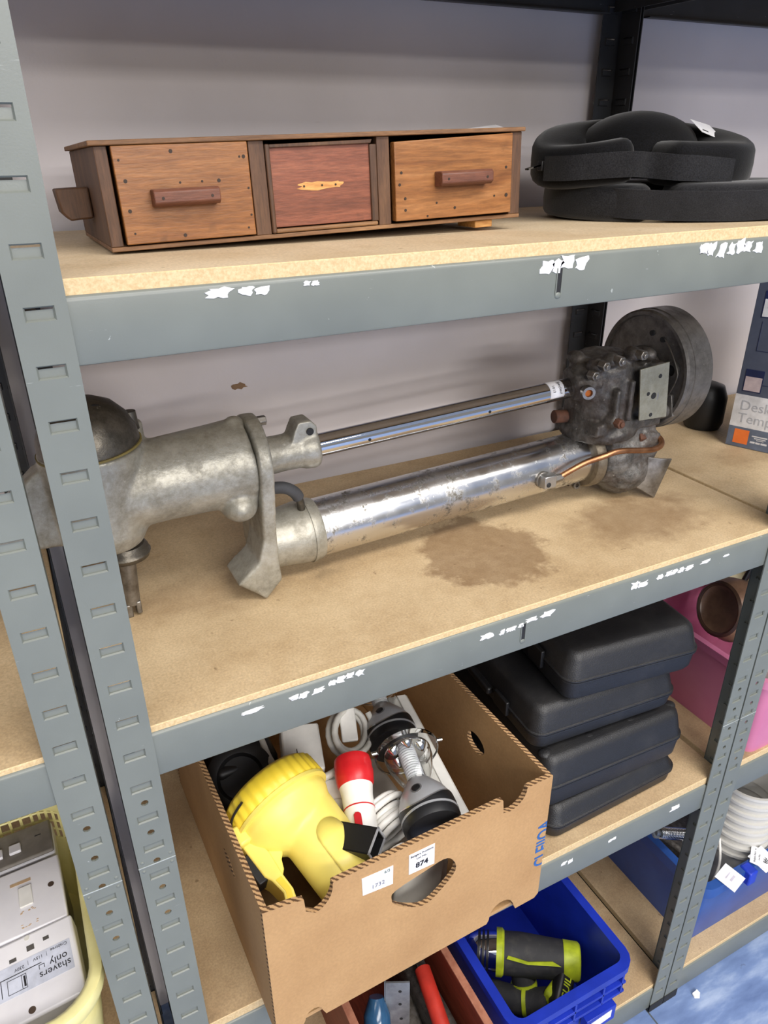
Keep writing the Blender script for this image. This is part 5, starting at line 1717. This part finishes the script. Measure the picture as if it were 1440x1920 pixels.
tag(o, 'thin white wire looping inside the blue bin by the post', 'wire')
o = MB().box((0, 0, 0), (0.16, 0.16, 0.05), 0, Matrix.Translation((1.035, 0.20, -1.10)) @ Euler((0.1, 0.2, 0.3)).to_matrix().to_4x4()).build('dark_gearbox', M_IRON, None, bevel=0.008)
tag(o, 'dark rusty metal part lying in the blue bin under the spring', 'machine part')

# ------------------------------------------------------------------ left bay: cream basket with sockets
M_CREAM = mat('cream_plastic_basket', (226, 218, 156), (208, 198, 132), rough=0.4, scale=20)
M_GW = mat('grey_white_plastic', (128, 122, 114), (112, 106, 98), rough=0.5)
bk_ = thing('basket', (-0.24, 0.14, -0.659), 'cream plastic basket of electrical sockets at the left edge', 'basket')


def rrect(hx_, hy_, r, z, cx=-0.268, cy=0.130, n=8):
    o = []
    for sx, sy, a0 in ((1, 1, 0), (-1, 1, 90), (-1, -1, 180), (1, -1, 270)):
        for k in range(n + 1):
            a = math.radians(a0 + 90 * k / n)
            o.append(Vector((cx + sx * (hx_ - r) + r * math.cos(a), cy + sy * (hy_ - r) + r * math.sin(a), z)))
    return o


HX, HY = 0.174, 0.150
rows = [rrect(HX - 0.016, HY - 0.016, 0.03, -0.659), rrect(HX - 0.004, HY - 0.004, 0.045, -0.560)]
n = len(rows[0])
rows.append(rrect(HX - 0.003, HY - 0.003, 0.045, -0.510))
YB = 0.130 + HY - 0.02
MB().add([p for r in rows for p in r], [(i, (i + 1) % n, n + (i + 1) % n, n + i) for i in range(n)] + [(n + i, n + (i + 1) % n, 2 * n + (i + 1) % n, 2 * n + i) for i in range(n) if max(rows[1][i].y, rows[1][(i + 1) % n].y) < YB or rows[1][i].x > -0.10] + [tuple(range(n - 1, -1, -1))]).build('lower_wall', M_CREAM, bk_, smooth=50, solid=0.003)
# perforated wall above: uprights and rings
r0 = rrect(HX - 0.004, HY - 0.004, 0.045, 0)
r0b = []
for i in range(n):
    a, b = r0[i], r0[(i + 1) % n]
    m_ = max(1, int((b - a).length / 0.0125))
    for k in range(m_):
        r0b.append(a.lerp(b, k / m_))
mb = MB()
for p in r0b:
    if p.y < YB:
        continue
    mb.b2((p.x - 0.0016, p.y - 0.0016, -0.562), (p.x + 0.0016, p.y + 0.0016, -0.505))
mb.build('lattice_upright', M_CREAM, bk_, smooth=0)
for z in (-0.547, -0.532, -0.517):
    MB().tube([Vector((p.x, p.y, z)) for p in sorted((p for p in r0 if p.y > YB), key=lambda p: p.x)], 0.0017, 6).build('lattice_ring', M_CREAM, bk_)
rows = [rrect(HX - 0.006, HY - 0.006, 0.045, -0.512), rrect(HX - 0.006, HY - 0.006, 0.045, -0.500), rrect(HX - 0.001, HY - 0.001, 0.048, -0.4965), rrect(HX + 0.006, HY + 0.006, 0.052, -0.498), rrect(HX + 0.008, HY + 0.008, 0.054, -0.506), rrect(HX + 0.006, HY + 0.006, 0.054, -0.516), rrect(HX - 0.002, HY - 0.002, 0.048, -0.514)]
MB().add([p for r in rows for p in r], [(j * n + i, j * n + (i + 1) % n, ((j + 1) % 7) * n + (i + 1) % n, ((j + 1) % 7) * n + i) for j in range(7) for i in range(n)]).build('rim', M_CREAM, bk_, smooth=60)

M_SOCK = mat('white_socket_plastic', (226, 224, 226), (214, 212, 216), rough=0.3, scale=12)
M_HOLEB = mat('brown_screw_hole', (72, 56, 44), rough=0.7)
# shaver socket (nearest)
Ms = frame((-0.150, 0.060, -0.5200), Vector((1, 0.035, 0.06)), Vector((-0.03, 1, 0.16)))
ss = thing('shaver_socket', Ms.translation, 'white shaver socket plate printed shavers only, nearest in the cream basket', 'socket')
sb = MB().b2((-0.052, -0.045, -0.030), (0.040, 0.043, 0), 0, Ms).build('plate', M_SOCK, ss, bevel=0.003, seg=3)
for (x, y, sxx, syy) in ((-0.004, 0.0265, 0.0075, 0.006), (-0.022, 0.0215, 0.007, 0.004), (0.012, 0.0290, 0.006, 0.004)):
    MB().b2((x - sxx / 2, y - syy / 2, -0.001), (x + sxx / 2, y + syy / 2, 0.0002), 0, Ms).build('socket_hole', mat('socket_shadow', (84, 80, 76), rough=0.7), ss, smooth=0)
lb = MB().b2((-0.044, -0.016, 0.0), (0.034, 0.0170, 0.0003), 0, Ms).build('instruction_label', mat('pale_blue_label', (206, 210, 224), rough=0.4), ss, smooth=0)
R180 = Matrix.Rotation(math.pi, 4, 'Z')
mb = text_mb('shavers', 0.0105, Ms @ Matrix.Translation((0.0160, -0.0075, 0.0004)) @ R180, depth=0.0001)
text_mb('only', 0.0105, Ms @ Matrix.Translation((0.0205, 0.0010, 0.0004)) @ R180, depth=0.0001, mb=mb)
text_mb('115V', 0.0046, Ms @ Matrix.Translation((0.0015, 0.0120, 0.0004)) @ R180, depth=0.0001, mb=mb)
text_mb('230V', 0.0046, Ms @ Matrix.Translation((-0.0170, 0.0100, 0.0004)) @ R180, depth=0.0001, mb=mb)
text_mb('Crabtree', 0.0046, Ms @ Matrix.Translation((0.0225, 0.0135, 0.0004)) @ R180, depth=0.0001, mb=mb)
for (xa, xb, ya, yb) in ((-0.036, 0.004, 0.0050, 0.0058), (-0.036, -0.0353, -0.0125, 0.0055), (-0.030, -0.0115, -0.0125, -0.0120), (-0.030, -0.0115, 0.0020, 0.0025), (-0.0300, -0.0295, -0.0125, 0.0025), (-0.0120, -0.0115, -0.0125, 0.0025), (-0.0165, -0.0160, -0.0125, 0.0025), (-0.0145, -0.0125, -0.0105, 0.0005), (0.001, 0.006, 0.0030, 0.0036), (0.001, 0.0016, -0.001, 0.0035), (0.0060, 0.0066, -0.001, 0.0035), (0.0100, 0.0103, 0.0095, 0.0145), (-0.0085, -0.0082, 0.0090, 0.0140)):
    mb.b2((xa, ya, 0.0003), (xb, yb, 0.0005), 0, Ms)
mb.build('printing', M_INK, lb, smooth=0)
MB().lathe(Ms @ Vector((-0.006, 0.0385, -0.0005)), Ms.to_3x3() @ Vector((0, 0, 1)), [(0, 0.0028), (0.0008, 0.0028)], 14).build('screw_recess', M_WHITE_D, ss)
MB().lathe(Ms @ Vector((-0.0110, -0.0365, -0.0005)), Ms.to_3x3() @ Vector((0, 0, 1)), [(0, 0.0036), (0.0008, 0.0036)], 14).build('screw', M_HOLEB, ss)
# fused spur plate
Ms = frame((-0.158, 0.148, -0.5120), Vector((1, 0.02, 0.03)), Vector((-0.02, 1, 0.05)))
fs__ = thing('switch_plate', Ms.translation, 'white light switch plate with brown screw holes, in the middle of the cream basket', 'switch')
MB().b2((-0.045, -0.044, -0.012), (0.042, 0.042, 0), 0, Ms).build('plate', M_SOCK, fs__, bevel=0.002, seg=3)
MB().b2((-0.036, -0.038, -0.050), (0.034, 0.036, -0.012), 0, Ms).build('back_box', M_WHITE_D, fs__, bevel=0.002)
MB().prism([Ms @ Vector(p) for p in ((-0.004, -0.012, 0.0), (0.010, -0.012, 0.0), (0.010, 0.014, 0.0), (-0.004, 0.014, 0.0))], Ms.to_3x3() @ Vector((0, 0, 0.0025))).build('rocker', M_WHITE, fs__, bevel=0.0008)
for x in (-0.034, 0.030):
    MB().lathe(Ms @ Vector((x, 0.004, -0.0006)), Ms.to_3x3() @ Vector((0, 0, 1)), [(0, 0.0034), (0.0009, 0.0034)], 14).build('screw_hole', M_HOLEB, fs__)
M_GLUE = mat('brown_glue_residue', (196, 168, 132), (172, 140, 104), rough=0.6)
MB().b2((-0.012, 0.0205, 0.0), (0.010, 0.0245, 0.0003), 0, Ms).build('glue_mark', M_GLUE, fs__, smooth=0)
random.seed(8)
mb = MB()
for k in range(16):
    x, y = random.uniform(-0.004, 0.014), random.choice((-0.0165, -0.018, -0.033, -0.036)) + random.uniform(-0.001, 0.001)
    mb.b2((x - 0.0011, y - 0.0004, 0), (x + 0.0011, y + 0.0004, 0.0003), 0, Ms)
mb.build('glue_mark', M_GLUE, fs__, smooth=0)
# double switch box at the back
Ms = frame((-0.166, 0.226, -0.5120), Vector((1, 0.03, 0.02)), Vector((-0.02, 1, -0.10)))
ds = thing('switch_box', Ms.translation, 'grey topped double switch box at the back of the cream basket', 'switch')
MB().b2((-0.045, -0.028, -0.032), (0.046, 0.030, -0.004), 0, Ms).build('body', M_SOCK, ds, bevel=0.004, seg=3)
MB().b2((-0.044, -0.027, -0.005), (0.045, 0.029, 0.0), 0, Ms).build('face', M_GW, ds, bevel=0.003)
for x in (-0.016, 0.004):
    MB().b2((x - 0.007, -0.012, 0), (x + 0.006, 0.002, 0.004), 0, Ms).build('rocker', M_SOCK, ds, bevel=0.001)
MB().b2((0.026, 0.006, 0), (0.033, 0.0072, 0.0003), 0, Ms).build('slot', M_INK, ds)
# wiring accessories filling the basket underneath
for i, (x, y, lab) in enumerate(((-0.165, 0.075, 'white plastic pattress under the shaver socket in the cream basket'), (-0.165, 0.185, 'white plastic pattress under the switches in the cream basket'))):
    o = MB().box((x, y, -0.610), (0.085, 0.095, 0.095)).build('pattress_box', M_WHITE_D, None, bevel=0.003)
    tag(o, lab, 'pattress')

o = MB().prism([(0.903, -0.022, -1.2815), (0.911, -0.027, -1.2800), (0.919, -0.021, -1.2815), (0.917, -0.014, -1.2790), (0.909, -0.016, -1.2760), (0.904, -0.015, -1.2800)], (0.001, 0.001, 0.0025)).build('paper_scrap', M_PAPER, None, smooth=0)
tag(o, 'small crumpled white scrap on the blue floor by the post foot', 'scrap')
